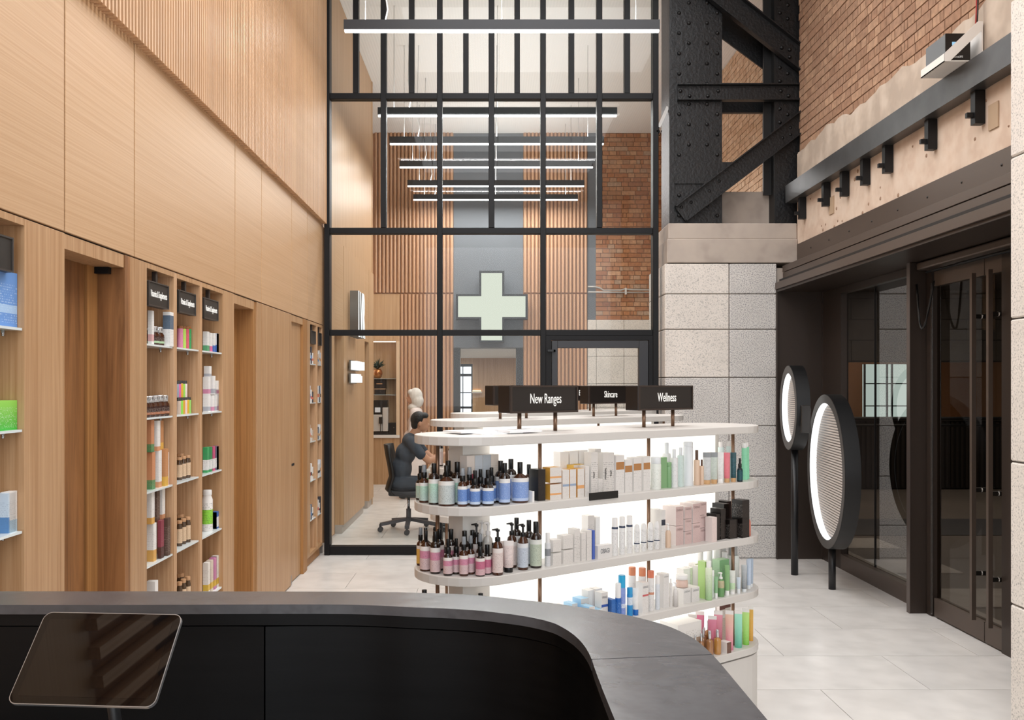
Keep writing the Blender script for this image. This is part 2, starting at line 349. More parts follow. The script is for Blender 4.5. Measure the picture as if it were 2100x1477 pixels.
# built-in shelving units
SHZ = [1.866, 1.506, 1.146, .784, .422]
def unit(y0, y1, opens, label, zt=2.23, st=2.255):
    u = empty('built_in_shelving', (XL, (y0+y1)/2, 0), label=label, category='shelving', group='built-in shelving units in the oak wall')
    u.location = (0, 0, 0)
    edges = [y0]+[e for o in opens for e in o]+[y1]
    for k in range(0, len(edges), 2):
        a, b = edges[k], edges[k+1]
        if b-a > .005: bevel(MB().box(-1.98, a+.001, .1, XL, b-.001, st).build('stile' if b-a > .1 else 'divider', WOOD_V if b-a > .1 else WOOD_S, u), .0015, 1)
    for a, b in opens:
        MB().box(-1.98, a, zt, XL, b, st).build('header', WOOD_V, u)
        MB().box(-1.98, a, .1, -1.87, b, zt).build('back_panel', WOOD_W, u)
        MB().box(-1.87, a, .1, XL, b, .13).build('bottom_board', WOOD_V, u)
        for z in SHZ:
            g = MB().box(-1.868, a+.004, z-.009, XL-.006, b-.004, z).build('glass_shelf', mat('dfe6e6', .12, spec=.8), u)
            MB().lathe([(.006, z-.03), (.006, z-.009)], 8, cx=-1.72, cy=b-.03).build('shelf_pin', mat('b9bcc0', .25, .9), g)
    MB().box(-1.98, y0, 0.005, XL-.03, y1, .1).build('plinth', WOOD_W, u)
    return u
UA = unit(1.42, DL(133), [(2.2, DL(50))], 'built-in oak shelving at the far left edge behind the black counter')
UB = unit(DL(276), DL(480), [(DL(301.5), DL(357)), (DL(363), DL(410)), (DL(415), DL(457))], 'three-bay built-in oak shelving with three vitamin signs')
UC = unit(DL(630), YG-.03, [(DL(636), DL(649)), (DL(651.5), YG-.06)], 'narrow two-bay built-in oak shelving beside the black glazed partition')
# hanging signs in the bays
SIGNF = mat('2a2623', .4, name='sign_face'); 
def baysign(y0, y1, label, text='Vitamins & Supplements', z0=2.053, z1=2.174, cat='sign', tw=1.0):
    t = empty('hanging_shelf_sign', (XL-.002, (y0+y1)/2, z1), pi/2, label=label, category='sign', group='hanging signs in the oak shelving')
    wd = y1-y0; h = z1-z0
    bevel(MB().box(-wd/2, 0, -h, wd/2, .035, 0).build('sign_box', SIGNF, t), .003, 1)
    MB().box(-wd/2, -.004, -h, wd/2, 0, -h+.006).box(-wd/2, -.004, -.006, wd/2, 0, 0).box(-wd/2, -.004, -h+.006, -wd/2+.006, 0, -.006).box(wd/2-.006, -.004, -h+.006, wd/2, 0, -.006).build('rim', mat('4a4440', .35, .3), t)
    if text:
        o = link('lettering', textmesh(text, SIGNLIT, .62), t, (0, -.003, -h/2)); k = (wd*.86)/max(v.co.x for v in o.data.vertices)/2
        k = min(k, h*.4); o.scale = (k*tw*.93, .08, k*(1.25 if len(text) > 12 else 1))
    MB().box(-.012, .01, 0, .012, .03, 2.229-z1).build('stem', BRONZE, t)
    return t
baysign(2.78, 3.046, 'hanging dark sign at the far left edge above the blue box', None)
baysign(4.25, 4.515, 'hanging vitamins sign in the nearest bay of the three-bay shelving')
baysign(4.665, 4.927, 'hanging vitamins sign in the middle bay of the three-bay shelving')
baysign(5.072, 5.333, 'hanging vitamins sign in the farthest bay of the three-bay shelving')
baysign(8.06, 8.29, 'small hanging sign in nearer bay of the narrow shelving by the partition', None)
baysign(8.41, 8.58, 'small hanging sign in farther bay of the narrow shelving by the partition', None)

# ---- glazed partition
GP = empty('glazed_partition', (0, YG, 0), label='tall black metal glazed partition with a grid of slim mullions', category='partition')
def gx(px): return WX(px, YG)
def gz(py): return WZ(py, YG)
def vbar(p0, p1, z0, z1, dy=.05): bevel(MB().box(gx(p0), -dy, z0, gx(p1), dy, z1).build('mullion', BLACK, GP), .003, 1)
T1, T2, T3, ZT = (gz(205.7), gz(193.7)), (gz(480.6), gz(468.6)), (gz(688.6), gz(677)), 5.91
vbar(667, 678, 0, ZT, .06); vbar(1337, 1348.5, 0, ZT, .06)
for a, b in ((896.6, 907.5), (1108, 1119)): vbar(a, b, .085, ZT)
for a, b in ((781.7, 793), (1002, 1014), (1223, 1234)): vbar(a, b, T2[1], ZT)
for a, b in ((725, 736), (839, 850), (950, 961), (1055, 1066), (1166, 1177), (1279.6, 1291)): vbar(a, b, T1[1], ZT, .045)
for z0, z1 in (T1, T2, T3): bevel(MB().box(gx(678), -.045, z0, gx(1337), .045, z1).build('transom', BLACK, GP), .003, 1)
MB().box(gx(678), -.045, 0.005, gx(1119), .045, .085).build('bottom_rail', BLACK, GP)
MB().box(gx(668), -.05, ZT, gx(1348), .05, ZC-.002).build('head_rail', BLACK, GP)
xs = [[678, 781.7, 896.6, 1002, 1108, 1223, 1337], [678, 781.7, 896.6, 1002, 1108, 1223, 1337], [678, 896.6, 1108, 1337], [678, 896.6, 1108]]
zs = [(T1[1], ZT), (T2[1], T1[0]), (T3[1], T2[0]), (.085, T3[0])]
for X, (z0, z1) in zip(xs, zs):
    for a, b in zip(X, X[1:]): MB().box(gx(a)+.008, -.006, z0, gx(b), .006, z1).build('glass_pane', GLASS, GP)
# door leaf in the partition
dl = empty('partition_door', (gx(1119), YG, 0), label='black framed glass door in the right bay of the partition', category='door')
def lx(px): return gx(px)-gx(1119)
MB().box(lx(1119), -.05, gz(698), lx(1337), .05, T3[0]-.001).box(lx(1119)+.001, -.05, .005, lx(1130), .05, gz(698)).box(lx(1329), -.05, .005, lx(1337)-.001, .05, gz(698)).build('door_frame', BLACK, dl)
bevel(MB().box(lx(1131), -.045, .01, lx(1143), .035, gz(699)).box(lx(1309), -.045, .01, lx(1328), .035, gz(699)).box(lx(1143), -.045, gz(714), lx(1309), .035, gz(699)).box(lx(1143), -.045, .01, lx(1309), .035, .11).build('door_leaf', mat('26262a', .4), dl), .002, 1)
MB().box(lx(1143), -.006, .11, lx(1309), .006, gz(714)).build('glass_pane', GLASS, dl)
MB().box(lx(1122), -.09, gz(722), lx(1138), -.055, gz(718)).box(lx(1134), -.09, gz(722), lx(1138), -.04, gz(718)).build('door_closer', mat('0c0c0d', .4), dl)
MB().tube([(lx(1318), -.045, 1.0), (lx(1318), -.09, 1.0), (lx(1305), -.09, 1.0)], .009).build('door_handle', mat('0c0c0d', .4), dl)

# ---- back room
wil = tag(MB().box(-1.98, YG+.07, 3.25, XL-.02, 12.35, ZC).build('wall_inner_left', WOOD_I), kind='structure')
ij = [YG+.07, 9.28, 9.86, 10.7, 11.49, 11.9, 12.35]
for i, (a, b) in enumerate(zip(ij, ij[1:])):
    rec = i in (1, 4)
    MB().box(-1.985, a+.003, .1 if not rec else 0, XL-(.1 if rec else 0), b-.003, 2.24 if rec else 3.235).build('wall_panel', WOOD_D if rec else WOOD_I, wil)
    if rec: MB().box(-1.985, a+.003, 2.25, XL-.003, b-.003, 3.235).build('wall_panel', WOOD_H, wil)
    else: MB().box(-1.985, a, .0, XL-.02, b, .1).build('plinth', mat('b5aca4', .4), wil)
MB().box(-2.26, 12.35, 0, -2.2, YB, ZC).build('wall_side_panel', WOOD_I, wil)
MB().box(-2.2, 12.3, 0, XL-.012, 12.349, ZC).build('corner_panel', WOOD_I, wil)
wb = tag(MB().box(-2.3, YB+.36, 2.42+.3, 3.4, YB+.5, ZC).build('wall_back', mat('77787a', .7)), kind='structure')
def bxp(px): return WX(px, YB)
def bzp(py): return WZ(py, YB)
GREYP = mat('686c72', .55, name='grey_back_panel', noise=.05, nscale=2)
MB().box(bxp(930), YB+.02, bzp(713), bxp(1073), YB+.36, ZC).build('grey_panel', GREYP, wb)
MB().box(bxp(930), YB+.02, 0, bxp(943), YB+.36, bzp(713)).box(bxp(1059), YB+.02, 0, bxp(1073), YB+.36, bzp(713)).build('opening_jamb', mat('2c2b2c', .5), wb)
MB().box(bxp(1205), YB+.01, 0, bxp(1222), YB+.36, ZC).build('grey_pilaster', GREYP, wb)
MB().box(bxp(815), YB+.03, 0, bxp(930), YB+.36, ZC).box(bxp(1073), YB+.03, 0, bxp(1205), YB+.36, ZC).box(-2.2, YB+.03, bzp(700)+.03, bxp(815), YB+.36, ZC).build('rib_backing', WOOD_R, wb)
rb_u = MB(); hw = .0265
rb_u.prism([(-hw, .03), (-hw, .012), (-.014, -.022), (.006, -.03), (.02, -.02), (hw, .012), (hw, .03)], 0, 1)
rm = rb_u.mesh('timber_rib', WOOD_R)
zj = bzp(602)
def ribs(p0, p1, z0, z1):
    x0, x1 = bxp(p0), bxp(p1); n = int(round((x1-x0)/.0625))
    for i in range(n): link('timber_rib', rm, wb, (x0+(i+.5)*(x1-x0)/n, YB, z0), scale=((x1-x0)/n/.0625, 1, z1-z0))
ribs(767, 930, zj+.012, ZC); ribs(1073, 1205, zj+.012, ZC); ribs(820, 930, 0.02, zj-.012); ribs(1073, 1205, .02, zj-.012)
MB().box(-2.2, YB-.01, bzp(697), bxp(820), YB+.03, zj-.01).build('plain_panel', WOOD_I, wb)
# far brick wall and stone base
def brickwall(axis, c, a0, a1, z0, z1, bw, name_m, mort, parent, near=None, limit=300, depth=.012, jit=.006, cap=None, jag=None):
    """courses of separate bricks proud of a mortar bed; axis 'x': wall plane at x=c running along y, axis 'y': plane at y=c running along x"""
    H = .075; items = []; r = 0; z = z0
    while z < z1-.01:
        a = a0-(.1125 if r % 2 else .03); hdr = (r % 2)
        while a < a1:
            L = bw*(1 if not hdr else .5); L *= random.choice((1, 1, 1, .5, 1.02)); s0, s1 = max(a, a0), min(a+L-.009, a1)
            if s1-s0 > .03: items.append((s0, s1, z+.004, min(z+H-.005, z1)))
            a += L
        z += H; r += 1
    if jag: items = [q for q in items if q[2] > jag((q[0]+q[1])/2)]
    if near is not None: items.sort(key=lambda q: -near(q))
    else: limit = 0
    rest = MB(); protos = {}
    for i, (s0, s1, b0, b1) in enumerate(items):
        d = depth+random.uniform(0, jit); t = -1 if axis == 'x' else -1
        def put(mb, o0=0., o1=0.):
            if axis == 'x': mb.box(c-d, s0-o0, b0-o1, c+.02, s1-o0, b1-o1)
            else: mb.box(s0-o0, c-d, b0-o1, s1-o0, c+.02, b1-o1)
        if i < limit:
            L = round((s1-s0)*100)
            if L not in protos:
                mb = MB(); put(mb, s0, b0); protos[L] = mb.mesh('brick', name_m)
            link('brick', protos[L], parent, (0, s0, b0) if axis == 'x' else (s0, 0, b0))
        else: put(rest)
    if rest.v: rest.build('brick_courses', name_m, parent)['kind'] = 'stuff'
MB().box(bxp(1222), YB+.02, 0, 3.3, YB+.36, ZC).build('brick_bed', MORT_R, wb)
brickwall('y', YB+.02, bxp(1222), 3.25, bzp(656), ZC, .23, BRICK_R, MORT_R, wb)
sj = [0, .45, .95, 1.3, WZ(787, YB), WZ(731, YB), bzp(656)]
for a, b in zip(sj, sj[1:]):
    for x0, x1 in ((bxp(1222.5), bxp(1279)), (bxp(1279), 2.85), (2.85, 3.25)):
        bevel(MB().box(x0+.003, YB-.04, a+.003, x1-.003, YB+.02, b-.003).build('stone_block', STONE_W, wb), .004, 1)
    MB().box(bxp(1205), YB-.04, a+.003, bxp(1222), YB+.008, b-.003).build('stone_block', STONE_W, wb)
# conduit on brick
cd = empty('wall_conduit', (bxp(1205), YB-.05, bzp(595)), label='pair of grey conduits running across the far brick wall', category='pipe')
c1 = [(0, 0, .05), (.12, 0, .05), (.2, 0, .03), (.26, 0, -.01), (.55, 0, -.01), (.62, 0, .01), (.75, 0, 0), (1.9, 0, -.02)]
MB().tube(c1, .014).build('pipe', mat('b9b6b2', .4, .3), cd)
MB().tube([(0, 0, -.04), (.6, 0, -.045), (1.9, 0, -.05)], .012).build('pipe', mat('b9b6b2', .4, .3), cd)
MB().box(.62, -.02, -.08, .65, .02, .03).build('clip', mat('cfccc8', .4), cd)
# display niche in the back wall
nx0, nx1 = -2.2, bxp(813); nz0, nz1 = bzp(892), bzp(700)
nich = empty('display_niche', (0, 0, 0), label='lit display niche with plant and coffee machine in the far wall', category='cabinet')
nich.location = (0, 0, 0)
MB().box(nx0, YB+.33, nz0, nx1, YB+.36, nz1+.03).build('back_panel', WOOD_I, nich)
MB().box(nx1, YB-.03, nz0, bxp(820), YB+.36, nz1).build('frame_post', mat('d8b998', .5), nich)
MB().box(nx0, YB-.02, nz1, bxp(820), YB+.36, nz1+.03).build('top_board', WOOD_I, nich)
MB().box(nx0, YB-.04, nz0-.05, bxp(820), YB+.36, nz0).build('worktop', mat('ddd6d0', .3), nich)
MB().box(nx0, YB-.01, .0, bxp(820), YB+.3, nz0-.05).build('cupboard_door', WOOD_V, nich)
MB().box(nx0+.1, YB+.04, nz1-.012, nx1-.02, YB+.06, nz1).build('light_strip', emis('ffeedd', 5, 'warm_strip'), nich)
for z in (bzp(776.5), bzp(809.5)): MB().box(nx0, YB+.02, z-.01, nx1, YB+.33, z).build('glass_shelf', mat('9fa5a2', .1), nich)
t = empty('potted_plant', (bxp(772), YB+.15, bzp(776.5)), label='small spiky plant in a copper pot on the niche shelf', category='plant')
MB().lathe([(.04, 0), (.07, .03), (.085, .09), (.075, .14), (.05, .165)], 16).build('pot', mat('b87848', .25, .8), t)
lv = MB()
for i in range(34):
    a = random.uniform(0, 2*pi); e = random.uniform(.3, 1.4); r = random.uniform(.1, .2)
    p0 = Vector((0, 0, .16)); p2 = p0+Vector((cos(a)*cos(e)*r, sin(a)*cos(e)*r, sin(e)*r)); p1 = (p0+p2)/2+Vector((0, 0, .03))
    lv.tube([p0, p1, p2], [.004, .012, .001], 4)
lv.build('leaves', mat('2c3a2b', .6), t)['kind'] = 'stuff'
t = empty('tea_display_box', (bxp(778), YB+.15, bzp(809.5)), label='dark stacked display boxes on the niche shelf under the plant', category='box')
MB().box(-.095, -.08, .1, .095, .08, .265).build('box', mat('1a1514', .4), t); MB().box(-.095, -.08, .09, .095, .08, .1).build('strip', mat('caa27c', .4), t)
MB().box(-.09, -.08, 0, .085, .08, .09).build('tray', mat('221b18', .5), t); MB().box(-.06, -.083, .175, .04, -.08, .19).build('gold_mark', mat('b98d66', .5), t)
t = empty('coffee_machine', (bxp(781), YB+.13, nz0), label='silver and black coffee machine on the niche worktop', category='appliance')
MB().box(-.13, -.12, 0, .13, .12, .05).box(-.13, -.1, .33, .1, .12, .58).build('housing', mat('171616', .35), t)
bevel(MB().box(-.13, -.13, .06, .02, .11, .34).box(.025, -.13, .06, .12, .11, .46).build('front_panel', mat('cfcbc6', .3, .4), t), .01)
MB().box(-.1, -.135, .38, -.01, -.1, .46).build('screen', mat('dfe3e8', .3), t); MB().box(-.03, -.16, .19, .03, -.13, .3).tube([(-.0, -.15, .05), (0, -.15, .2)], .008).build('spout', mat('3a3634', .3, .6), t)
t = empty('milk_cooler', (bxp(805), YB+.13, nz0), label='small black milk cooler beside the coffee machine', category='appliance')
bevel(MB().box(-.07, -.1, 0, .07, .1, .2).build('body', mat('141414', .3), t), .008); MB().dome((.02, -.1, .12), (0, -1, 0), .012, .02).build('knob', mat('c0c0c0', .2, .9), t)
# cross sign
cr = empty('pharmacy_cross', (WX(1008.5, 14.55), 14.5, WZ(630, 14.55)), label='large cream illuminated cross with black rim high on the grey wall', category='sign')
def crosspts(a, b): return [(-a, -b), (-a, -a), (-b, -a), (-b, a), (-a, a), (-a, b), (a, b), (a, a), (b, a), (b, -a), (a, -a), (a, -b)][::-1]
def crossmb(a, b, y0, y1):
    p = crosspts(a, b); n = 12; mb = MB()
    mb.add([(x, y0, z) for x, z in p]+[(x, y1, z) for x, z in p], [tuple(range(n))[::-1], tuple(range(n, 2*n))]+[(i, (i+1) % n, n+(i+1) % n, n+i) for i in range(n)]); return mb
crossmb(.208, .592, -.03, .12).build('rim', mat('17171a', .4), cr); crossmb(.172, .555, -.036, -.03).build('lit_face', emis('e6ead9', .9, 'cross_face'), cr)
MB().box(-.05, .12, -.1, .05, .3, .1).build('bracket', BLACK, cr)
# lit letters on inner left wall
ls = empty('illuminated_wall_sign', (XL+.02, 10.42, 2.47), pi/2, label='white illuminated channel letters on the inner left oak wall', category='sign')
o = link('letters', textmesh('LVR', emis('ffffff', 1.3, 'letter_face'), .62, .0012), ls, (0, -.1, 0), scale=(.5, 2, .78))
mx = textmesh('LVR', mat('6d6964', .4, .4), .62, .05); link('letter_returns', mx, ls, (0, -.045, 0), scale=(.5, .95, .78))
for z, wd in ((-.57, .62), (-.72, .44)):
    mb = MB(); x = -.31
    while x < -.31+wd-.02:
        q = random.uniform(.022, .04); mb.box(x, -.09, z-.05, x+q, -.02, z+.05+random.choice((0, 0, -.02))); x += q+.006
    mb.build('text_line', emis('ffffff', 1.3, 'letter_face'), ls)['kind'] = 'stuff'
    MB().box(-.31, -.02, z-.06, -.31+wd, 0, z+.06).build('mount', mat('6d6964', .4, .4), ls)
# room behind the opening
rm2 = tag(MB().box(-2.3, 20.0, 0, 3.0, 20.1, 2.3).build('wall_far', WOOD_I), kind='structure')
for a, b in ((-2.3, -2.2), (2.9, 3.0)): MB().box(a, YB+.5, 0, b, 20, 2.3).build('side_wall', WOOD_I, rm2)
MB().box(-2.3, YB+.36, 2.3, 3.0, 20.1, 2.4).build('far_ceiling', mat('dfe2e2', .8), rm2); MB().box(-2.3, 15.2, -.1, 3, 20.1, -.0).build('far_floor', FT, rm2)
wn = tag(MB().box(-.73, 19.93, .3, -.46, 19.97, 2.13).build('window_1', emis('f4f8ff', 1.5, 'daylight_pane')), kind='structure')
MB().box(-.66, 19.9, .3, -.64, 19.93, 2.13).box(-.46, 19.9, .3, -.43, 19.93, 2.16).box(-.73, 19.9, 1.88, -.46, 19.93, 1.94).box(-.73, 19.9, 1.5, -.46, 19.93, 1.52).box(-.73, 19.9, 1.15, -.46, 19.93, 1.2).box(-.73, 19.9, 2.1, -.46, 19.93, 2.16).build('window_frame', mat('3b4046', .5), wn)
t = empty('lit_wall_shelf', (-.32, 19.8, 1.5), label='small warm-lit wall shelf seen through the far opening', category='shelf')
MB().box(-.13, 0, 0, .1, .2, .04).build('shelf', mat('d9d2ca', .5), t); MB().box(-.11, .17, .045, .08, .19, .06).build('light_strip', emis('ffc890', 5, 'warm_strip2'), t)
# ================================================================ right side
YP = 8.45
wr = tag(MB().box(3.16, -3, 4.4, 3.5, YB+.3, ZC).build('wall_right', MORT), kind='structure')
XBK, XPL = 3.0, 2.95
MB().box(XBK, -3, 2.6, 3.16, YP+.1, ZC).build('brick_bed', MORT, wr)
jag = lambda y: 3.93+.02*sin(y*5.1)+.012*sin(y*17+1)
brickwall('x', XBK, 1.4, YP+.08, 3.855, ZC, .2, BRICK, MORT, wr, near=lambda q: (2.95*F/(max(q[0], 4.0)**2))*(q[1]-q[0]) - (1000 if q[0] < 3.95 or (q[2]-CAMZ)/max(q[0], .1)*F > 800 else 0), limit=300, depth=.01, jag=lambda y: jag(y)-.05)
MB().box(3.13, YP+.1, 2.8, 3.2, YB, ZC).build('brick_bed', MORT_P, wr)
brickwall('x', 3.13, YP+.7, 12.5, 3.3, ZC, .2, BRICK_P, MORT_P, wr)
# plaster band with a broken top edge
pm = MB(); ys = [1.0+.09*i for i in range(int((YP-.98)/.09)+1)]+[YP+.02]; n = len(ys)
vs = []
for i, y in enumerate(ys):
    zt = jag(y)+random.uniform(-.012, .012)
    vs += [(XPL, y, 2.9), (XPL+random.uniform(-.004, .004), y, 3.44), (XPL+random.uniform(0, .01), y, zt), (XBK+.05, y, zt+.01)]
pm.add(vs, [(4*i+k, 4*i+k+1, 4*i+k+5, 4*i+k+4) for i in range(n-1) for k in range(3)], 0)
for f, k in enumerate([k for i in range(n-1) for k in range(3)]): pm.m[f] = 0 if k == 0 else 1
pm.add([(XPL, YP+.02, 2.9), (XPL, YP+.02, 3.44), (XPL, YP+.02, 3.9), (3.16, YP+.02, 3.9), (3.16, YP+.02, 2.9)], [(0, 1, 2, 3, 4)], 1)
pm.build('plaster_band', [PLAST, PLAST2], wr)
pk = MB()
for i in range(34):
    y = random.uniform(4.2, 8.2); z = random.uniform(3.03, 3.4); pk.dome((XPL+.001, y, z), (-1, 0, 0), random.uniform(.008, .02), .006, 6)
pk.build('plaster_chips', mat('9a7d68', .95), wr)['kind'] = 'stuff'
for y, z in ((5.1, 3.24), (7.55, 3.22)): MB().box(XPL-.008, y, z-.07, XPL+.01, y+.1, z+.08).build('patch', mat('b39a80', .9), wr)
# steel channel beam on the plaster
bm = empty('steel_channel_beam', (2.85, 5, 3.52), label='long grey steel channel beam bolted along the plaster wall', category='beam')
def L_(x, y, z): return (x-2.85, y-5, z-3.52)
g = MB()
for (x0, z0, x1, z1) in ((2.846, 3.43, 2.858, 3.60), (2.858, 3.43, XPL-.006, 3.442), (2.858, 3.588, XPL-.006, 3.60)):
    p0, p1 = L_(x0, 2.2, z0), L_(x1, 8.5, z1); g.box(*p0, *p1)
g.build('channel', GREYSTEEL, bm)
cl = MB().box(-.06, -.025, -.2, 0, .025, .0).box(-.1, -.012, -.16, -.05, .012, -.13).mesh('clamp', mat('17181a', .45, .3)); ct = MB().box(-.05, -.03, 0, 0, .03, .03).mesh('clamp_top', mat('3b3d3f', .5, .3))
BY = []
for px, py in ((1648, 438), (1697, 415), (1735, 385), (1778, 360), (1824, 335), (1913, 290), (2010, 230)):
    y = DR(px, 2.93); BY.append(y)
for y in BY+[3.6]:
    link('clamp', cl, bm, L_(XPL-.004, y, 3.428)); link('clamp_top', ct, bm, L_(XPL-.002, y, 3.601))
# bronze canopy fascia over the entrance
cn = empty('entrance_canopy', (2.8, 5, 2.8), label='stepped bronze fascia and soffit over the entrance doors', category='canopy')
def cb(x0, z0, x1, z1, y0=1.2, y1=YP-.03, nm='fascia', m=BRONZE_L): return bevel(MB().box(x0-2.8, y0-5, z0-2.8, x1-2.8, y1-5, z1-2.8).build(nm, m, cn), .002, 1)
cb(2.93, 2.84, XPL, 3.02); cb(2.79, 2.752, XPL, 2.812); cb(2.795, 2.684, XPL, 2.748); cb(2.72, 2.585, XPL, 2.65); cb(2.76, 2.65, XPL, 2.684, m=mat('1c1714', .6), nm='shadow_gap')
cb(2.74, 2.562, 3.35, 2.585, nm='soffit', m=BRONZE)
rv = MB()
for i in range(16): rv.dome((2.929-2.8, 1.6+i*.43-5, 2.93-2.8), (-1, 0, 0), .009, .005, 8)
rv.build('screw_heads', mat('1d1a18', .4), cn)['kind'] = 'stuff'
# pier of granite blocks with a concrete cap
pr = tag(MB().box(1.70, YP+.03, 0, 3.16, 9.3, 2.8).build('wall_pier', CONC), kind='structure')
cy = [1147, 1078, 977, 873.5, 774.4, 675.6, 603, 540]
for i, (a, b) in enumerate(zip(cy, cy[1:])):
    z0, z1 = max(WZ(a, YP), 0), WZ(b, YP)
    for k, (x0, x1) in enumerate(((1.671, WX(1495.7, YP)), (WX(1495.7, YP), 2.748))):
        bevel(MB().box(x0+(.004 if k else 0), YP, z0+.004, x1-.004, YP+.6, z1-.004).build('stone_block', STONE_W if i > 3 and k == 0 else STONE, pr), .006, 1)
    MB().box(1.671, YP+.605, z0+.004, 1.75, 9.3, z1-.004).build('stone_block', STONE, pr)
zc0, zc1, zc2 = WZ(540, YP), WZ(490, YP), WZ(457.5, YP)
bevel(MB().box(1.69, YP-.005, zc0+.004, 2.945, 9.3, zc1).build('concrete_cap', CONC, pr), .008, 2); bevel(MB().box(1.705, YP+.012, zc1, 2.945, 9.3, zc2).build('concrete_cap', CONC, pr), .008, 2)
bevel(MB().box(WX(1480, 8.75), 8.75, zc2, WX(1589, 8.75), 9.2, WZ(393, 8.75)).build('concrete_block', CONC, pr), .01, 2)
MB().box(2.76, YP, zc2-.3, 3.16, 9.3, zc2-.29).build('ledge', CONC, pr)
# riveted lattice column
YC = 8.6
co = empty('riveted_steel_column', (WX(1520, YC), YC, zc2), label='black riveted steel lattice column standing on the stone pier', category='column')
ox, oy, oz = co.location
def cX(px): return WX(px, YC)-ox
def cZ(py): return WZ(py, YC)-oz
ztop = ZC-.005-oz
def plate(p0, p1, z0, z1, y=-.015, t=.03, nm='plate', m=BLACKSTEEL): return MB().box(cX(p0), y, z0, cX(p1), y+t, z1).build(nm, m, co)
plate(1380, 1480, 0, ztop); MB().box(cX(1371), -.04, 0, cX(1381), .36, ztop).build('side_plate', BLACKSTEEL, co)
MB().box(cX(1470), .015, 0, cX(1480), .35, ztop).build('side_plate', BLACKSTEEL, co)
plate(1589, 1657, 0, ztop); MB().box(cX(1571), .08, WZ(393, 8.75)-oz-.05, cX(1589), .1, ztop).box(cX(1587), -.02, 0, cX(1590), .36, ztop).build('side_plate', mat('0d0d0e', .5), co)
plate(1380, 1506, cZ(378), cZ(334), -.03, .015)
bm1 = plate(1388, 1657, cZ(206), cZ(178), -.03, .015, 'cross_beam'); MB().box(cX(1388), -.07, cZ(178), cX(1657), 0, cZ(175)).box(cX(1388), -.07, cZ(209), cX(1657), 0, cZ(206)).build('flange', BLACKSTEEL, bm1)
q_ = (YC+.25)/YC
MB().box(cX(1008+(1476-1008)*q_), .25, CAMZ-oz-(231-792)*(YC+.25)/F, cX(1008+(1575-1008)*q_), .3, CAMZ-oz-(205-792)*(YC+.25)/F).build('rear_beam', BLACKSTEEL, co)
def diag(a, b, wpx, y, nm='diagonal_brace', fl=True):
    A = Vector((cX(a[0]), y, cZ(a[1]))); B = Vector((cX(b[0]), y, cZ(b[1]))); w_ = wpx*YC/F
    d = (B-A).normalized(); u = Vector((-d.z, 0, d.x)); mb = MB(); mb.bar(A, B, .02, w_, up=u); o = mb.build(nm, BLACKSTEEL, co)
    if fl:
        f = MB()
        for s in (-1, 1): f.bar(A+u*s*w_/2+Vector((0, -.03, 0)), B+u*s*w_/2+Vector((0, -.03, 0)), .07, .012, up=u)
        f.build('flange', BLACKSTEEL, o)
    return o
diag((1395, -65), (1657, 142), 42, -.05); diag((1392, 442), (1657, 240), 36, -.06)
def pq(x, y_): return (1008+(x-1008)*q_, 792+(y_-792)*q_)
diag(pq(1440, 12), pq(1610, 138), 62, .25, 'rear_brace', False)
rv = MB()
def riv(px, py, y=-.015, r=.017): rv.dome((cX(px), y, cZ(py)), (0, -1, 0), .02, .018, 8)
for i in range(-6, 11):
    yy = 28+i*41.5
    for k, px in enumerate((1392, 1412, 1449, 1470)):
        py = yy if k in (0, 3) else yy+20.7
        if -140 < py < 450 and not 330 < py < 382 and not 174 < py < 212: riv(px, py)
for i in range(-6, 14):
    py = 28+i*28
    if py < 300 and not 172 < py < 212:
        for px, o in ((1598, 0), (1614, 12), (1642, 12)): riv(px, py+o)
for px, py in ((1394, 189), (1413, 199), (1450, 199), (1471, 189), (1599, 189), (1615, 199), (1642, 199)): riv(px, py, -.03)
for px, py in ((1394, 428), (1414, 418), (1451, 395), (1471, 375), (1600, 287), (1616, 280), (1643, 262), (1616, 266), (1599, 103), (1615, 107), (1615, 122), (1643, 130), (1643, 142)): riv(px, py, -.062)
rv.build('rivets', BLACKSTEEL, co)['kind'] = 'stuff'
fn = empty('cable_tray', (WX(1366, 8.55), 8.62, 4.2), label='small slanting metal cable tray on the side of the column', category='bracket')
MB().bar((-.06, 0, .0), (.03, 0, .2), .03, .03).build('tray', mat('b6b4b0', .4, .3), fn); MB().tube([(-.06, 0, .0), (-.08, 0, -.05), (-.05, .0, -.08), (-.03, 0, -.03)], .006).dome((-.075, -.0, -.04), (0, -1, 0), .03, .02).build('cable', mat('151515', .5), fn)
# ---- entrance: portal jamb, glazing, post, double doors
ent = tag(MB().box(2.735, YP-.03, 0, 3.19, YP+.25, 2.562).build('door_frame_entrance', BRONZE), kind='structure')
MB().box(2.735, YP-.045, 0, 2.745, YP-.03, 2.562).box(3.165, YP-.05, 0, 3.19, YP-.03, 2.562).build('edge_trim', BRONZE, ent)
MB().box(2.95, 1.0, 2.9, 3.4, YP+.02, 2.588).build('lintel', BRONZE, ent)
def yx(px, X=3.2): return DR(px, X)
gl = empty('side_glazing', (3.2, 7.2, 0), label='tinted fixed glazing with bronze rails beside the ring lights', category='window')
def B2(x0, y0, z0, x1, y1, z1, nm, m, p, o): return MB().box(x0-o[0], y0-o[1], z0, x1-o[0], y1-o[1], z1).build(nm, m, p)
o_ = (3.2, 7.2)
B2(3.17, yx(1731), 0, 3.24, YP-.035, 2.56, 'stile', BRONZE, gl, o_)
B2(3.17, 6.45, .0, 3.24, yx(1731), .135, 'bottom_rail', BRONZE_L, gl, o_); B2(3.17, 6.45, 2.50, 3.24, yx(1731), 2.56, 'head_rail', BRONZE, gl, o_)
ysp = yx(1788)
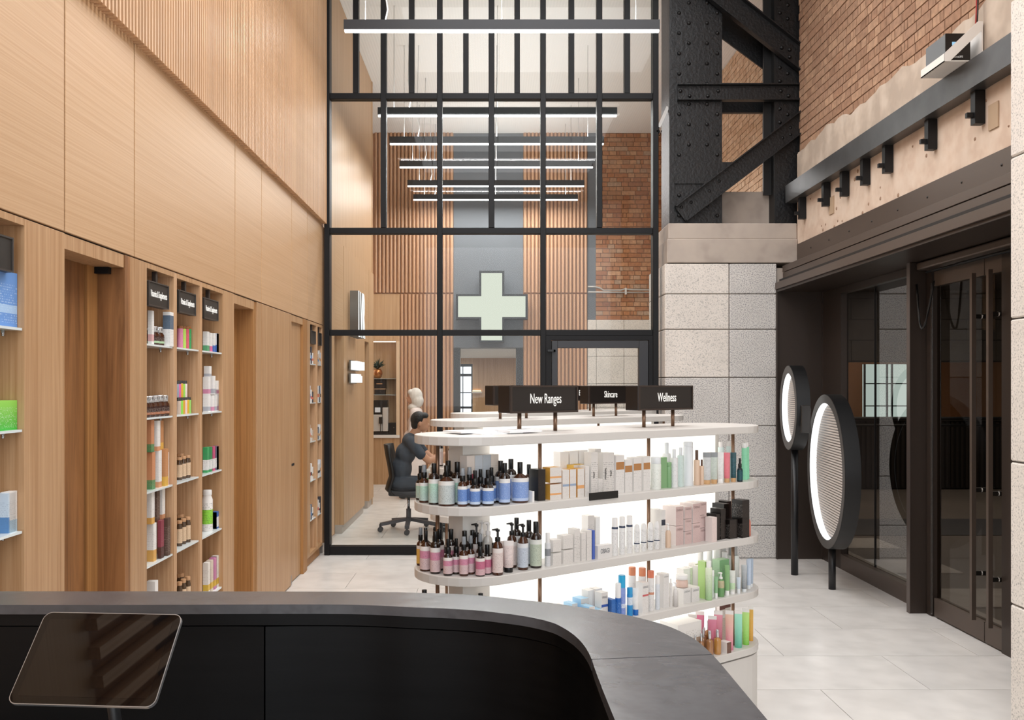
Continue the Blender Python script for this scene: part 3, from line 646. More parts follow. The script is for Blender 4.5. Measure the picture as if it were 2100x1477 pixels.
B2(3.225, ysp+.004, .135, 3.237, yx(1731), 2.5, 'glass_pane', GLASS_T, gl, o_); B2(3.225, 6.45, .135, 3.237, ysp-.004, 2.5, 'glass_pane', GLASS_T, gl, o_)
B2(3.222, ysp-.004, .135, 3.238, ysp+.004, 2.5, 'glass_seam', BLACK, gl, o_)
po = empty('bronze_post', (3.15, 6.42, 0), label='broad bronze post between the side glazing and the doors', category='post')
bevel(MB().box(-.095, -.015, 0, .09, .03, 2.56).build('post_body', BRONZE, po), .002, 1); MB().box(-.1, -.018, 0, -.095, .03, 2.56).build('edge_trim', mat('5f5550', .35, .4), po)
ed = empty('entrance_double_door', (3.2, 5.9, 0), label='tall tinted glass entrance double door with long bar handles', category='door')
o_ = (3.2, 5.9); y_m = yx(2027); y_e = yx(2064); y0 = 6.395
B2(3.17, yx(1919), .0, 3.24, y0, 2.56, 'door_frame', BRONZE, ed, o_); B2(3.165, yx(1921.5), 0.02, 3.17, yx(1918.5), 2.4, 'edge_strip', mat('9d9894', .2, .9), ed, o_)
for a, b in ((y_m+.004, yx(1923)), (y_e, y_m-.004)):
    B2(3.175, a, .012, 3.235, b, .14, 'bottom_rail', BRONZE_L, ed, o_); B2(3.175, a, 2.375, 3.235, b, 2.48, 'top_rail', BRONZE_L, ed, o_)
    B2(3.197, a, .14, 3.209, b, 2.375, 'glass_pane', GLASS_D, ed, o_)
B2(3.17, y_e-.08, .0, 3.235, y_e, 2.5, 'stile', BRONZE, ed, o_)
B2(3.17, 4.4, .0, 3.235, y_e-.08, 2.56, 'door_leaf_panel', BRONZE, ed, o_)
cy_ = MB(); cy_.box(3.09-3.2, 4.4-5.9, 2.5, 3.2-3.2, 6.39-5.9, 2.555); bevel(cy_.build('closer_housing', BRONZE_L, ed), .012, 2)
MB().tube([(-.09, yx(1990)-5.9, 2.475), (-.09, yx(1925)-5.9, 2.475)], .009).tube([(-.09, 4.8-5.9, 2.475), (-.09, yx(1990)-5.9, 2.475)], .012).build('closer_arm', BLACK, ed)
for Y, x in ((5.68, 3.115), (5.49, 3.115)):
    h = MB().box(x-.014-3.2, Y-.013-5.9, .148, x+.014-3.2, Y+.013-5.9, 2.39).build('door_handle', BRONZE_L, ed)
    for z in (2.11, .988, .45):
        MB().box(x+.014-3.2, Y-5.9-.01, z-.014, -.003, Y-5.9+.01, z+.014).build('standoff', mat('2a2724', .3, .6), h); MB().lathe([(.016, -.004), (.016, .004)], 10).build('collar', mat('c9c5c0', .25, .8), h, (x+.055-3.2, Y-5.9, z)).rotation_euler = (0, pi/2, 0)
cbq = []
for i in range(13): t_ = i/12; cbq.append((-.1-.02*sin(t_*pi), .28+.25*t_-5.9+5.9-.03, 2.4-.33*sin(pi*t_)))
MB().tube(cbq, .008).build('door_loop_cable', mat('0e0e0f', .5), ed)
# outer lobby seen through the glass
ob = tag(MB().box(3.3, -3, -.12, 11, 20, -.01).build('floor_outside', mat('77706a', .35, name='lobby_floor', noise=.08, nscale=1)), kind='structure')
MB().box(3.3, 9.8, -.01, 11, 11.0, -.004).build('dark_band', mat('46474b', .4), ob)
wo = tag(MB().box(3.3, 16, 2.1, 11, 16.3, 4).build('wall_lobby_far', mat('55504c', .8)), kind='structure')
for i in range(9):
    for j in range(4): bevel(MB().box(3.35+i*.8-(j % 2)*.3, 15.97, 2.12+j*.38, 4.14+i*.8-(j % 2)*.3, 16, 2.49+j*.38).build('stone_block', mat('6d6964', .85, noise=.1, nscale=5), wo), .004, 1)
tag(MB().box(11, -3, 0, 11.2, 20, 4).build('wall_lobby_side', mat('8d6c50', .6)), kind='structure')
tag(MB().box(3.3, 19.9, 0, 11, 20, 4).build('wall_lobby_back', mat('b07a50', .6)), kind='structure')
tag(MB().box(3.3, -3.1, 0, 11, -3, 4).build('wall_lobby_front', mat('55504c', .8)), kind='structure')
tag(MB().box(3.16, -3, 3.4, 11.2, 20.1, 3.5).build('ceiling_outside', mat('5d5854', .8)), kind='structure')
wo2 = tag(MB().box(7.5, 17.7, 1.0, 8.7, 17.75, 2.1).build('window_2', emis('cfeaf0', 2.0, 'street_glow')), kind='structure')
for x in (7.5, 7.95, 8.05, 8.4, 8.62): MB().box(x, 17.66, 1.0, x+.03, 17.7, 2.1).build('window_frame', mat('6c7880', .5), wo2)
for z in (1.25, 1.7): MB().box(7.5, 17.66, z, 8.7, 17.69, z+.02).build('window_frame', mat('8fa0a8', .5), wo2)
t = empty('lobby_counter', (3.4, 14.2, 0), label='dark ribbed lobby counter seen through the tinted glass', category='counter')
MB().box(0, 0, 0, 6.5, .4, 1.1).build('body', mat('1c1917', .6), t); MB().box(-.0, -.06, 1.1, 6.5, .4, 1.15).build('worktop', mat('3b3734', .4), t)
rb = MB().box(0, -.03, .02, .04, 0, 1.09).mesh('rib', mat('2c2724', .6))
for i in range(80): link('rib', rb, t, (.02+i*.08, 0, 0))
t = empty('lobby_railing', (3.6, 13.2, 0), label='dark lobby railing crossing in front of the bright windows', category='railing')
for z in (1.17, 1.07): MB().tube([(0, 0, z), (5.8, 0, z)], .022).build('rail', mat('15171a', .4), t)
for x in (0.1, 1.5, 2.9, 4.3, 5.7): MB().tube([(x, 0, 0), (x, 0, 1.17)], .018).build('post', mat('15171a', .4), t)
# near pillar at the right edge
npl = tag(MB().box(2.53, 1.5, 0, 3.6, 4.14, ZC).build('wall_near_pillar', CONC), kind='structure')
zz = [0, .62, 1.3, 1.98, 2.75, 3.5, 4.2, 5.0, ZC]
for i, (a, b) in enumerate(zip(zz, zz[1:])):
    ysplit = 2.6+(i % 2)*.5
    for y0, y1 in ((1.5, ysplit), (ysplit, 4.2)): bevel(MB().box(2.48, y0+.004, a+.004, 2.6, y1-.004, b-.004).build('stone_block', STONE_W, npl), .006, 1)
    MB().box(2.6, 4.14, a+.004, 3.15, 4.2, b-.004).build('stone_block', STONE_W, npl)
# ---- ring lights on poles
def ring(px_, Y, R, Rin, T, band, label):
    X = WX(px_, Y); t = empty('ring_light', (X, Y, 0), pi-radians(7.6), label=label, category='lamp', group='round lamps on poles by the entrance'); return t
def ringlight(px, Yp, D, cz, rin, T, depth, label):
    X = WX(px, Yp); R = D/2
    t = empty('ring_lamp', (X, Yp, 0), -radians(7.6), label=label, category='lamp', group='round lamps on poles by the entrance')
    # local: disc axis = X, front at -X
    def ringm(prof, m, nm, n=72, parent=t):   # prof: list of (r, x), closed ring
        k = len(prof); mb = MB()
        vs = [(x, r*cos(2*pi*i/n), cz+r*sin(2*pi*i/n)) for i in range(n) for r, x in prof]
        mb.add(vs, [(i*k+j, ((i+1) % n)*k+j, ((i+1) % n)*k+(j+1) % k, i*k+(j+1) % k) for i in range(n) for j in range(k)], 0, True)
        o = mb.build(nm, m, parent); e = o.modifiers.new('e', 'EDGE_SPLIT'); e.split_angle = radians(35); return o
    ringm([(R, -T/2), (rin, -T/2), (rin, -T/2+.004), (R-.012, -T/2+.004), (R-.012, T/2-.004), (rin, T/2-.004), (rin, T/2), (R, T/2)], mat('101011', .42, name='ring_housing'), 'housing')
    ringm([(rin-.0, -T/2-.001), (R-.002, -T/2-.001), (R-.002, -T/2-.003), (rin, -T/2-.003)], mat('47423f', .35, .3), 'bezel')
    ringm([(rin+.002, -T/2+.005), (rin+.006, -T/2+.005), (rin+.006, -T/2+depth), (rin+.002, -T/2+depth)], emis('ffffff', 1.6, 'ring_led'), 'light_band')
    # perforated prism mesh disc
    mb = MB(); n = 56
    mb.add([(-T/2+depth, (rin+.004)*cos(2*pi*i/n), cz+(rin+.004)*sin(2*pi*i/n)) for i in range(n)]+[(-T/2+depth+.004, (rin+.004)*cos(2*pi*i/n), cz+(rin+.004)*sin(2*pi*i/n)) for i in range(n)],
           [tuple(range(n))[::-1], tuple(range(n, 2*n))]+[(i, (i+1) % n, n+(i+1) % n, n+i) for i in range(n)])
    mb.build('reflector_disc', mat('6c645e', .4, .3), t)
    g = MB(); s = .022 if rin > .4 else .018; k = int(rin/s)+1
    for i in range(-k, k+1):
        for j in range(-k, k+1):
            a, b = (i+(.5 if j % 2 else 0))*s, j*s
            if a*a+b*b < (rin-.012)**2:
                q = s*.36; x0 = -T/2+depth-.001
                g.add([(x0, a-q, cz+b-q), (x0, a+q, cz+b-q), (x0, a+q, cz+b+q), (x0, a-q, cz+b+q), (x0-.007, a, cz+b)], [(0, 1, 4), (1, 2, 4), (2, 3, 4), (3, 0, 4)])
    g.build('prism_studs', mat('c8bfb8', .3, 0, 0, 'prism'), t)['kind'] = 'stuff'
    mb = MB(); mb.add([(T/2-.012, (rin+.004)*cos(2*pi*i/n), cz+(rin+.004)*sin(2*pi*i/n)) for i in range(n)], [tuple(range(n))]); mb.add([(T/2-.016, (rin+.004)*cos(2*pi*i/n), cz+(rin+.004)*sin(2*pi*i/n)) for i in range(n)], [tuple(range(n))[::-1]])
    mb.build('rear_diffuser', emis('f5f3ee', .8, 'rear_glow') if D < 1 else mat('2a2725', .4), t)
    pr_ = .031 if D < 1 else .029
    MB().lathe([(pr_, 0), (pr_, cz-R+.012)], 16).build('pole', mat('131316', .4), t)
    return t
r1 = ringlight(1629.5, 7.72, .742, 1.47, .302, .11, .055, 'smaller round lamp on a tall black pole, left of the pair')
r2 = ringlight(1706.5, 7.17, 1.255, .965, .557, .115, .06, 'larger round lamp on a short black pole, nearer the glazing')
bevel(MB().box(-.03, -.42, 1.27, .045, -.375, 1.5).build('driver_box', mat('2b2826', .3), r1), .006)
# ---- linear pendants
def pendant(Y, w_, xc, label, n):
    t = empty('linear_pendant', (xc, Y, 4.68), label=label, category='lamp', group='linear pendant lamps')
    MB().box(-w_/2, -.035, .018, w_/2, .035, .1).build('housing', mat('2b2b2e', .5), t); MB().box(-w_/2+.004, -.02, .006, w_/2-.004, .02, .018).build('diffuser', LED, t)
    for i, x in enumerate((-w_/2+.18, 0, w_/2-.2)): MB().tube([(x, 0, .1), (x, 0, ZC-4.68)], .0035, 4).build('suspension_wire', mat('c9c9c9', .4), t)
    MB().tube([(-w_/2+.35, 0, .1), (-w_/2+.37, 0, .2), (-w_/2+.34, .0, .4), (-w_/2+.36, 0, ZC-4.68)], .006, 5).build('power_cable', mat('dcdcdc', .5), t)
    l = bpy.data.lights.new('pendant_glow', 'AREA'); l.shape = 'RECTANGLE'; l.size = w_-.1; l.size_y = .05; l.energy = 24 if n == 0 or n == 9 else 33; l.color = (1, .98, .96)
    o = bpy.data.objects.new('pendant_glow', l); C.objects.link(o); o.parent = t; o.location = (0, 0, -.004)
    l = bpy.data.lights.new('ceiling_fill', 'AREA'); l.shape = 'RECTANGLE'; l.size = w_-.1; l.size_y = .05; l.energy = 9; l.color = (1, .985, .965)  # added upward lamp that brightens the ceiling, not part of the fitting
    o = bpy.data.objects.new('ceiling_fill', l); C.objects.link(o); o.parent = t; o.location = (0, 0, .104); o.rotation_euler = (pi, 0, 0)
for i, (Y, lb) in enumerate(((7.5, 'black linear pendant in front of the glazed partition, nearest'), (9.85, 'first linear pendant behind the glazed partition'), (11.0, 'second linear pendant behind the partition'),
        (12.17, 'third linear pendant behind the partition'), (13.32, 'fourth linear pendant behind the partition'), (14.3, 'farthest linear pendant, close to the ribbed back wall'))):
    pendant(Y, 2.69 if i == 0 else 2.68, .0875 if i == 0 else .066, lb, i)
for Y, q in ((5.6, 'middle'), (3.7, 'nearest the camera')): pendant(Y, 2.69, .0875, 'linear pendant over the islands, above the view, '+q, 9)
# ---- UPS unit on a white bracket, upper right
ups = empty('battery_backup_unit', (2.71, 5.25, 3.603), label='black battery backup unit with grey side on a white wall bracket', category='device')
UPW = mat('e9e3dc', .5)
MB().box(0, 0, 0, .23, .29, .006).box(0, 0, 0, .004, .29, .05).build('tray', UPW, ups)
MB().box(.222, 0, .0, .23, .29, .24).build('back_plate', UPW, ups)
g = MB(); g.add([(0, y, z) for y in (0, .004) for z in ()], []); 
v = [(0, -.002, 0), (.03, -.002, 0), (.222, -.002, .185), (.222, -.002, .24), (.2, -.002, .24), (0, -.002, .05)]
g.add(v+[(x, .004, z) for x, y, z in v], [(0, 1, 2, 3, 4, 5), (11, 10, 9, 8, 7, 6)]+[(i, 6+i, 6+(i+1) % 6, (i+1) % 6) for i in range(6)]); g.build('gusset', UPW, ups)
MB().box(.012, .016, .008, .158, .25, .17).build('housing', mat('6c7073', .5), ups); MB().box(.011, .01, .008, .159, .018, .171).build('front_panel', mat('0b0b0d', .3), ups)
MB().box(.05, .008, .1, .075, .011, .12).build('display', emis('a8d4f0', 1.0, 'small_display'), ups)
link('lettering', textmesh('CertaUPS', mat('d8d8d8', .5), .8), ups, (.085, .008, .03), scale=(.018, .4, .018))
MB().tube([(.19, .01, .2), (.2, .02, .3), (.21, .03, .5)], .004, 6).build('red_cable', mat('a8322c', .5), ups); MB().tube([(.2, .015, .2), (.212, .025, .3), (.22, .035, .5)], .004, 6).build('black_cable', mat('161616', .5), ups)
# ================================================================ black reception counter
ZT_ = 1.15
def cpt(px, py, z=ZT_):
    y = (CAMZ-z)*F/(py-VY); return (WX(px, y), y)
outer = [(-90, 1213), (18, 1213), (300, 1213), (600, 1213.5), (740, 1214), (840, 1215.5), (947, 1219), (1010, 1224), (1064, 1230), (1130, 1237), (1200, 1247), (1250, 1255), (1300, 1265), (1360, 1281), (1400, 1297.5), (1430, 1315), (1460, 1342), (1485, 1370), (1510, 1400), (1560, 1460), (1640, 1556)]
inner = [(-90, 1241), (18, 1241), (150, 1241), (300, 1241), (600, 1240), (740, 1241), (830, 1245), (925, 1249), (985, 1253), (1030, 1258), (1080, 1265), (1125, 1275), (1150, 1285), (1175, 1301), (1193, 1318), (1205, 1335), (1213, 1352), (1221, 1375), (1236, 1415), (1255, 1462), (1295, 1560)]
def cr_(P, n=5):   # smooth curve through the points, n steps each
    r = []; P = [Vector(p) for p in P]
    for i in range(len(P)-1):
        a, b, c, d = P[max(i-1, 0)], P[i], P[i+1], P[min(i+2, len(P)-1)]
        for j in range(n):
            t = j/n; q = .5*((2*b)+(c-a)*t+(2*a-5*b+4*c-d)*t*t+(3*b-a-3*c+d)*t*t*t); r.append((q.x, q.y))
    r.append(tuple(P[-1])); return r
O = cr_([cpt(*p) for p in outer]); I = cr_([cpt(*p) for p in inner])
CT = stone('slate_counter_top', '4f4f52', '48484b', '545457', 24, .27, .0, .3)
for n_ in CT.node_tree.nodes:
    if n_.type == 'BSDF_PRINCIPLED': n_.inputs['Specular IOR Level'].default_value = .75
BW = wood('black_stained_wood', '0c0c0d', '070708', (3, 3, 40), .45, .0, False, .25)
ctr = empty('reception_counter', (0, 1.9, 0), label='curved black reception counter with a slate top in the foreground', category='counter')
def cl_(p): return (p[0], p[1]-1.9)
def strip(outs, ins, z0, z1, m, nm):
    n = len(outs); mb = MB(); P = [(*cl_(p), z) for z in (z0, z1) for p in outs]+[(*cl_(p), z) for z in (z0, z1) for p in ins]
    f = []
    for i in range(n-1):
        f += [(i, i+1, n+i+1, n+i), (2*n+i, 3*n+i, 3*n+i+1, 2*n+i+1), (n+i, n+i+1, 3*n+i+1, 3*n+i), (i, 2*n+i, 2*n+i+1, i+1)]
    f += [(0, n, 3*n, 2*n), (n-1, 3*n-1, 4*n-1, 2*n-1)]
    mb.add(P, f, 0, True); o = mb.build(nm, m, ctr); o.data.set_sharp_from_angle(angle=radians(35)); return o
def off(P, d):   # shift a polyline sideways (towards the seller for d>0)
    r = []
    for i, p in enumerate(P):
        a = Vector(P[max(i-1, 0)]); b = Vector(P[min(i+1, len(P)-1)]); t = (b-a).normalized(); n = Vector((t.y, -t.x)); r.append((p[0]+n.x*d, p[1]+n.y*d))
    return r
k = 80   # the seam between the two top pieces
strip(O[:k+1], I[:k-0+1][:len(O[:k+1])], ZT_-.022, ZT_, CT, 'countertop')
e = .0015
strip([(O[k][0]+e, O[k][1]-e*2)]+O[k+1:], [(I[k][0]+e, I[k][1]-e*2)]+I[k+1:], ZT_-.022, ZT_, CT, 'countertop')
I2, O2 = off(I, -.006), off(O, .02)
strip(off(I, -.012), I2, ZT_-.05, ZT_-.022, BW, 'trim_rail')
s5 = (540-VX)/F*I[12][1]
Ia = [p for p in off(I, -.012) if p[0] < s5-.01]+[(s5-.002, I[12][1]+.012)]; Ib = [(s5+.002, I[12][1]+.012)]+[p for p in off(I, -.012) if p[0] > s5+.01]
strip([(x, y+.02) for x, y in Ia], Ia, 0, ZT_-.054, BW, 'inner_panel')
Ib2 = off(Ib, -.02); strip(Ib2, Ib, 0, ZT_-.054, BW, 'inner_panel')
strip(O2, off(O2, .018), 0, ZT_-.022, BW, 'outer_panel')
# tablet on a stand behind the counter
tb = empty('tablet', (WX(200, 1.62), 1.62, WZ(1349, 1.62)), label='dark tablet screen with silver rim tilted back below the counter edge', category='tablet')
tb.rotation_euler = (radians(-43), 0, radians(-4)); tw, th = .272, .181
def rrect(w_, h_, r, n=5): return [(x*(w_/2-r)+r*cos(a), z*(h_/2-r)+r*sin(a)) for x, z, a0 in ((1, 1, 0), (-1, 1, pi/2), (-1, -1, pi), (1, -1, 3*pi/2)) for a in [a0+pi/2*i/n for i in range(n+1)]]
def slab(w_, h_, r, y0, y1, m, nm, p):
    q = rrect(w_, h_, r); n = len(q); mb = MB(); mb.add([(x, y0, z) for x, z in q]+[(x, y1, z) for x, z in q], [tuple(range(n)), tuple(range(n, 2*n))[::-1]]+[(i, n+i, n+(i+1) % n, (i+1) % n) for i in range(n)]); return mb.build(nm, m, p)
slab(tw, th, .016, 0, .007, mat('c4c6c8', .3, .8), 'rim', tb); slab(tw-.003, th-.003, .0145, -.0006, 0, mat('060607', .02, spec=.5), 'screen_glass', tb)
slab(tw-.03, th-.03, .003, -.0009, -.0006, mat('050506', .02, spec=.6), 'display', tb)
st = empty('tablet_stand', (WX(200, 1.62), 1.68, 0), label='stand with beige base plate under the tablet', category='stand')
MB().tube([(0, .0, .86), (0, .02, 1.0), (0, -.02, WZ(1349, 1.62)-.012)], .012).build('arm', mat('2a2a2c', .4), st); MB().box(-.09, -.1, .85, .09, .1, .862).build('base_plate', mat('8d7b69', .5), st)
t = empty('work_surface', (-.6, 1.72, 0), label='black lower worktop behind the counter', category='desk')
MB().box(-.7, -.5, .82, .75, .28, .849).build('worktop', BW, t); MB().box(-.69, .2, 0, -.66, .25, .82).box(.7, .2, 0, .73, .25, .82).build('support', BW, t)

# ================================================================ display islands
UX, UY = .8141, .5807; TH = atan2(UY, UX)
C1 = (-.085, 3.455); LEN = 1.425; RG = .218
TOPS = [1.472, 1.212, .952, .692, .432]; THK = .034
def capsule(r, x0=0.0, x1=LEN, n=16):
    return [(x0+r*cos(a), r*sin(a)) for a in [pi/2+pi*i/n for i in range(n+1)]]+[(x1+r*cos(a), r*sin(a)) for a in [-pi/2+pi*i/n for i in range(n+1)]]
LIGHTBOX = emis('fdfaf3', 1.35, 'lightbox')
def island(dx, dy, label, full=True):
    t = empty('display_island', (C1[0]+dx, C1[1]+dy, 0), TH, label=label, category='shelf unit', group='white oval display islands')
    for i, z in enumerate(TOPS):
        o = MB().prism(capsule(RG), z-THK, z).build('shelf_board', WHITE, t); bevel(o, .003, 2)
        if i < 4:
            for s in (-1, 1): MB().box(.05, s*.075-.006, z-THK-.004, LEN-.05, s*.075+.006, z-THK).build('led_strip', emis('fff8ee', 6, 'shelf_led'), t)
    for a, b in zip(TOPS, TOPS[1:]):
        MB().box(.06, -.05, b, LEN-.035, .05, a-THK).build('light_panel', LIGHTBOX, t)
        MB().box(-.067, -.05, b, .06, .05, a-THK).build('end_panel', WHITE_P, t); MB().box(LEN-.035, -.05, b, LEN-.01, .05, a-THK).build('end_panel', WHITE_P, t)
        for x, y in ((.0, 0), (.24, -.14), (.847, -.14), (1.41, -.14), (-.125, .04), (.168, .173), (.776, .173), (1.41, .15)):
            if (x, y) != (0., 0): MB().lathe([(.0078, b), (.0078, a-THK)], 12, cx=x, cy=y).build('post', POLE, t)
    MB().prism(capsule(RG-.006), .06, TOPS[4]-THK-.008).build('base_cabinet', WHITE, t); MB().prism(capsule(RG-.02), TOPS[4]-THK-.008, TOPS[4]-THK).prism(capsule(RG-.03), 0, .06).build('shadow_gap', mat('6f6a66', .6), t)
    return t
G1 = island(0, 0, 'nearest white oval display island full of toiletries')
G2 = island(-.04, 1.47, 'middle white oval display island, mostly hidden behind the nearest')
G3 = island(.015, 2.7, 'farthest white oval display island, nearest the glazed partition')
def isign(dx, dy, s, text, label):
    x = C1[0]+dx+UX*s; y = C1[1]+dy+UY*s
    t = empty('island_sign', (x, y, TOPS[0]), TH, label=label, category='sign', group='dark box signs on the display islands')
    bevel(MB().box(-.178, -.048, .078, .178, .036, .191).build('sign_box', mat('1b1614', .38, name='sign_box'), t), .003, 1)
    MB().box(-.178, -.052, .078, -.17, -.048, .191).box(.17, -.052, .078, .178, -.048, .191).box(-.17, -.052, .183, .17, -.048, .191).box(-.17, -.052, .078, .17, -.048, .086).build('rim', mat('3b312c', .35, .3), t)
    if text: o = link('lettering', textmesh(text, SIGNLIT, .66), t, (.005, -.049, .135), scale=(.05, .12, .058))
    for q in (-.095, .095): MB().lathe([(.0085, 0), (.0085, .078)], 12, cx=q).build('post', POLE, t)
isign(0, 0, .34, 'New Ranges', 'nearest box sign reading New Ranges'); isign(0, 0, 1.055, 'Wellness', 'right-hand box sign reading Wellness on the nearest island')
isign(-.04, 1.47, .31, None, 'box sign behind New Ranges, on the left of the middle island'); isign(-.04, 1.47, 1.03, 'Skincare', 'box sign reading Skincare on the middle island')
isign(.015, 2.7, .92, 'Baby care', 'small box sign half hidden between New Ranges and Skincare')

# ================================================================ products
AMBER = mat('1f0e06', .12, spec=.7, name='amber_glass', coat=.3); AMBERL = mat('43200c', .12, spec=.7, name='amber_glass_light'); BLK = mat('0b0b0c', .35, name='black_plastic'); CLRCAP = mat('8e949a', .2, name='clear_cap')
WHT = mat('f0eeec', .4, name='white_plastic'); CHR = mat('c8b09c', .15, .9, name='chrome_pink'); SIL = mat('d4d6d8', .2, .8, name='silver_cap'); WCAP = mat('c99f70', .5, name='wood_cap')
_p = {}
def pm_(key, fn):
    if key not in _p: _p[key] = fn()
    return _p[key]
def lath(prof, m, n=18): return MB().lathe(prof, n).mesh('lathe', m)
def M_(x): return x if not isinstance(x, str) else mat(x, .4)
# every builder: unit width 1 and height 1; returns list of (part name, mesh)
def k_bottle(body, cap, lab, neck=.72, capw=.42, sh=.1, l0=.05, l1=.62, spray=False):
    out = [('body', pm_(('bb', body.name, neck, capw, sh), lambda: lath([(.46, 0), (.5, .02), (.5, neck-sh), (.42, neck-sh*.45), (capw*.42, neck), (capw*.42, neck+.03)], body)))]
    if spray: out.append(('cap', pm_(('cs', cap.name, neck, capw), lambda: lath([(capw*.5, .86), (capw*.42, 1)], cap)))); out.append(('collar', pm_(('cc', neck, capw), lambda: lath([(capw*.55, neck+.0), (capw*.55, .8), (capw*.48, .81), (capw*.48, .87)], BLK))))
    else: out.append(('cap', pm_(('cp', cap.name, neck, capw), lambda: lath([(capw*.52, neck), (capw*.52, .995), (capw*.46, 1)], cap))))
    if lab: out.append(('label', pm_(('lb', lab.name, l0, l1), lambda: MB().lathe([(.507, l0), (.507, l1)], 22, caps=False).mesh('label', lab))))
    return out
def k_dropper(body, lab): return [('body', pm_(('db', body.name), lambda: lath([(.46, 0), (.5, .02), (.5, .48), (.42, .55), (.2, .6), (.2, .62)], body))), ('collar', pm_('dc', lambda: lath([(.31, .6), (.31, .76), (.2, .78)], BLK))), ('cap', pm_('dd', lambda: lath([(.19, .77), (.19, .99), (.17, 1)], BLK))), ('label', pm_(('dl', lab.name), lambda: MB().lathe([(.507, .06), (.507, .5)], 22, caps=False).mesh('label', lab)))]
def k_spray(body, lab): return [('body', pm_(('sb', body.name), lambda: lath([(.46, 0), (.5, .02), (.5, .54), (.42, .6), (.2, .65), (.2, .67)], body))), ('collar', pm_('sc', lambda: lath([(.29, .66), (.29, .8), (.2, .82)], BLK))), ('cap', pm_('sd', lambda: lath([(.26, .8), (.22, 1)], CLRCAP))), ('label', pm_(('sl', lab.name), lambda: MB().lathe([(.507, .06), (.507, .53)], 22, caps=False).mesh('label', lab)))]
def pumphead(m, col):
    mb = MB(); mb.lathe([(.26, .72), (.26, .8), (.11, .81), (.11, .95)], 14); mb.lathe([(.2, .93), (.2, .975)], 12); mb.add([(-.62, -.07, .965), (-.62, .07, .965), (-.6, .07, .99), (-.6, -.07, .99), (0, -.12, .95), (0, .12, .95), (0, .12, 1), (0, -.12, 1)], [(0, 1, 2, 3), (0, 4, 5, 1), (3, 2, 6, 7), (0, 3, 7, 4), (1, 5, 6, 2)]); return mb.mesh('pump', m)
def k_pump(body, head, lab, col=None): return [('body', pm_(('ub', body.name), lambda: lath([(.46, 0), (.5, .02), (.5, .58), (.42, .66), (.22, .71), (.22, .73)], body))), ('pump', pm_(('up', head.name), lambda: pumphead(head, 0)))]+([('label', pm_(('ul', lab.name), lambda: MB().lathe([(.507, .06), (.507, .58)], 22, caps=False).mesh('label', lab)))] if lab else [])
def k_cyl(body, cap, ch=.2, taper=1.0, cw=.96): return [('body', pm_(('yb', body.name, ch, taper), lambda: lath([(.48*taper, 0), (.5, .02), (.5, 1-ch-.04), (.46, 1-ch)], body))), ('cap', pm_(('yc', cap.name, ch, cw), lambda: lath([(cw*.5, 1-ch), (cw*.5, .985), (cw*.44, 1)], cap)))]
def tubemesh(m, c0, c1, flatw=1.0, up=True):
    mb = MB(); n = 20; rows = [(c0, 0), (c0+(c1-c0)*.35, .25), (c0+(c1-c0)*.7, .6), (c1-.04, .97), (c1, 1)]
    if not up: rows = [(c1-(z-c0), f) for z, f in rows][::-1]
    vs = []
    for z, f in rows: vs += [((.46+(.04*flatw)*f)*cos(2*pi*i/n), (.42*(1-f)+.02)*sin(2*pi*i/n), z) for i in range(n)]
    mb.add(vs, [(j*n+i, j*n+(i+1) % n, (j+1)*n+(i+1) % n, (j+1)*n+i) for j in range(4) for i in range(n)]+[tuple(range(n))[::-1], tuple(4*n+i for i in range(n))], 0, True); return mb.mesh('tube', m)
def k_tube(body, cap, ch=.14, crown=None): return [('body', pm_(('tb', body.name, ch), lambda: tubemesh(body, ch, 1))), ('cap', pm_(('tc', cap.name, ch), lambda: lath([(.4, 0), (.42, .01), (.42, ch)], cap)))]
def k_tubeup(body, cap, ch=.14): return [('body', pm_(('tu', body.name, ch), lambda: tubemesh(body, 0, 1-ch, up=False))), ('cap', pm_(('tv', cap.name, ch), lambda: lath([(.36, 1-ch), (.36, .99), (.33, 1)], cap)))]
def k_jar(body, cap, lab=None, ch=.3, cw=.9): return [('body', pm_(('jb', body.name, ch), lambda: lath([(.46, 0), (.5, .03), (.5, 1-ch-.12), (.38, 1-ch-.03), (.38, 1-ch)], body))), ('cap', pm_(('jc', cap.name, ch, cw), lambda: lath([(cw*.46, 1-ch), (cw*.46, .98), (cw*.43, 1)], cap)))]+([('label', pm_(('jl', lab.name, ch), lambda: MB().lathe([(.506, .12), (.506, 1-ch-.2)], 22, caps=False).mesh('label', lab)))] if lab else [])
def k_box(m, side=None): return [('', pm_(('bx', m.name, side.name if side else ''), lambda: MB().box(-.5, -.5, 0, .5, .5, 1, 1 if side else 0, front=0).mesh('box', [m, side] if side else [m])))]
ALLP = []
def place(name, parts, loc, rz, w_, d_, h_, look, cat, group, where, px):
    if len(parts) == 1: o = link(name, parts[0][1], None, loc, rz, (w_, d_, h_))
    else:
        o = link(name, None, None, loc, rz, (w_, d_, h_)); o.empty_display_size = .02
        for nm, me in parts: link(nm, me, o)
    o['label'] = look; o['category'] = cat; o['group'] = group; ALLP.append((o, where, px, look)); return o
def edge_d(lx, ly):   # distance from the island's spine, 0..RG on the board 
    u = lx if lx < 0 else (lx-LEN if lx > LEN else 0); return sqrt(u*u+ly*ly)
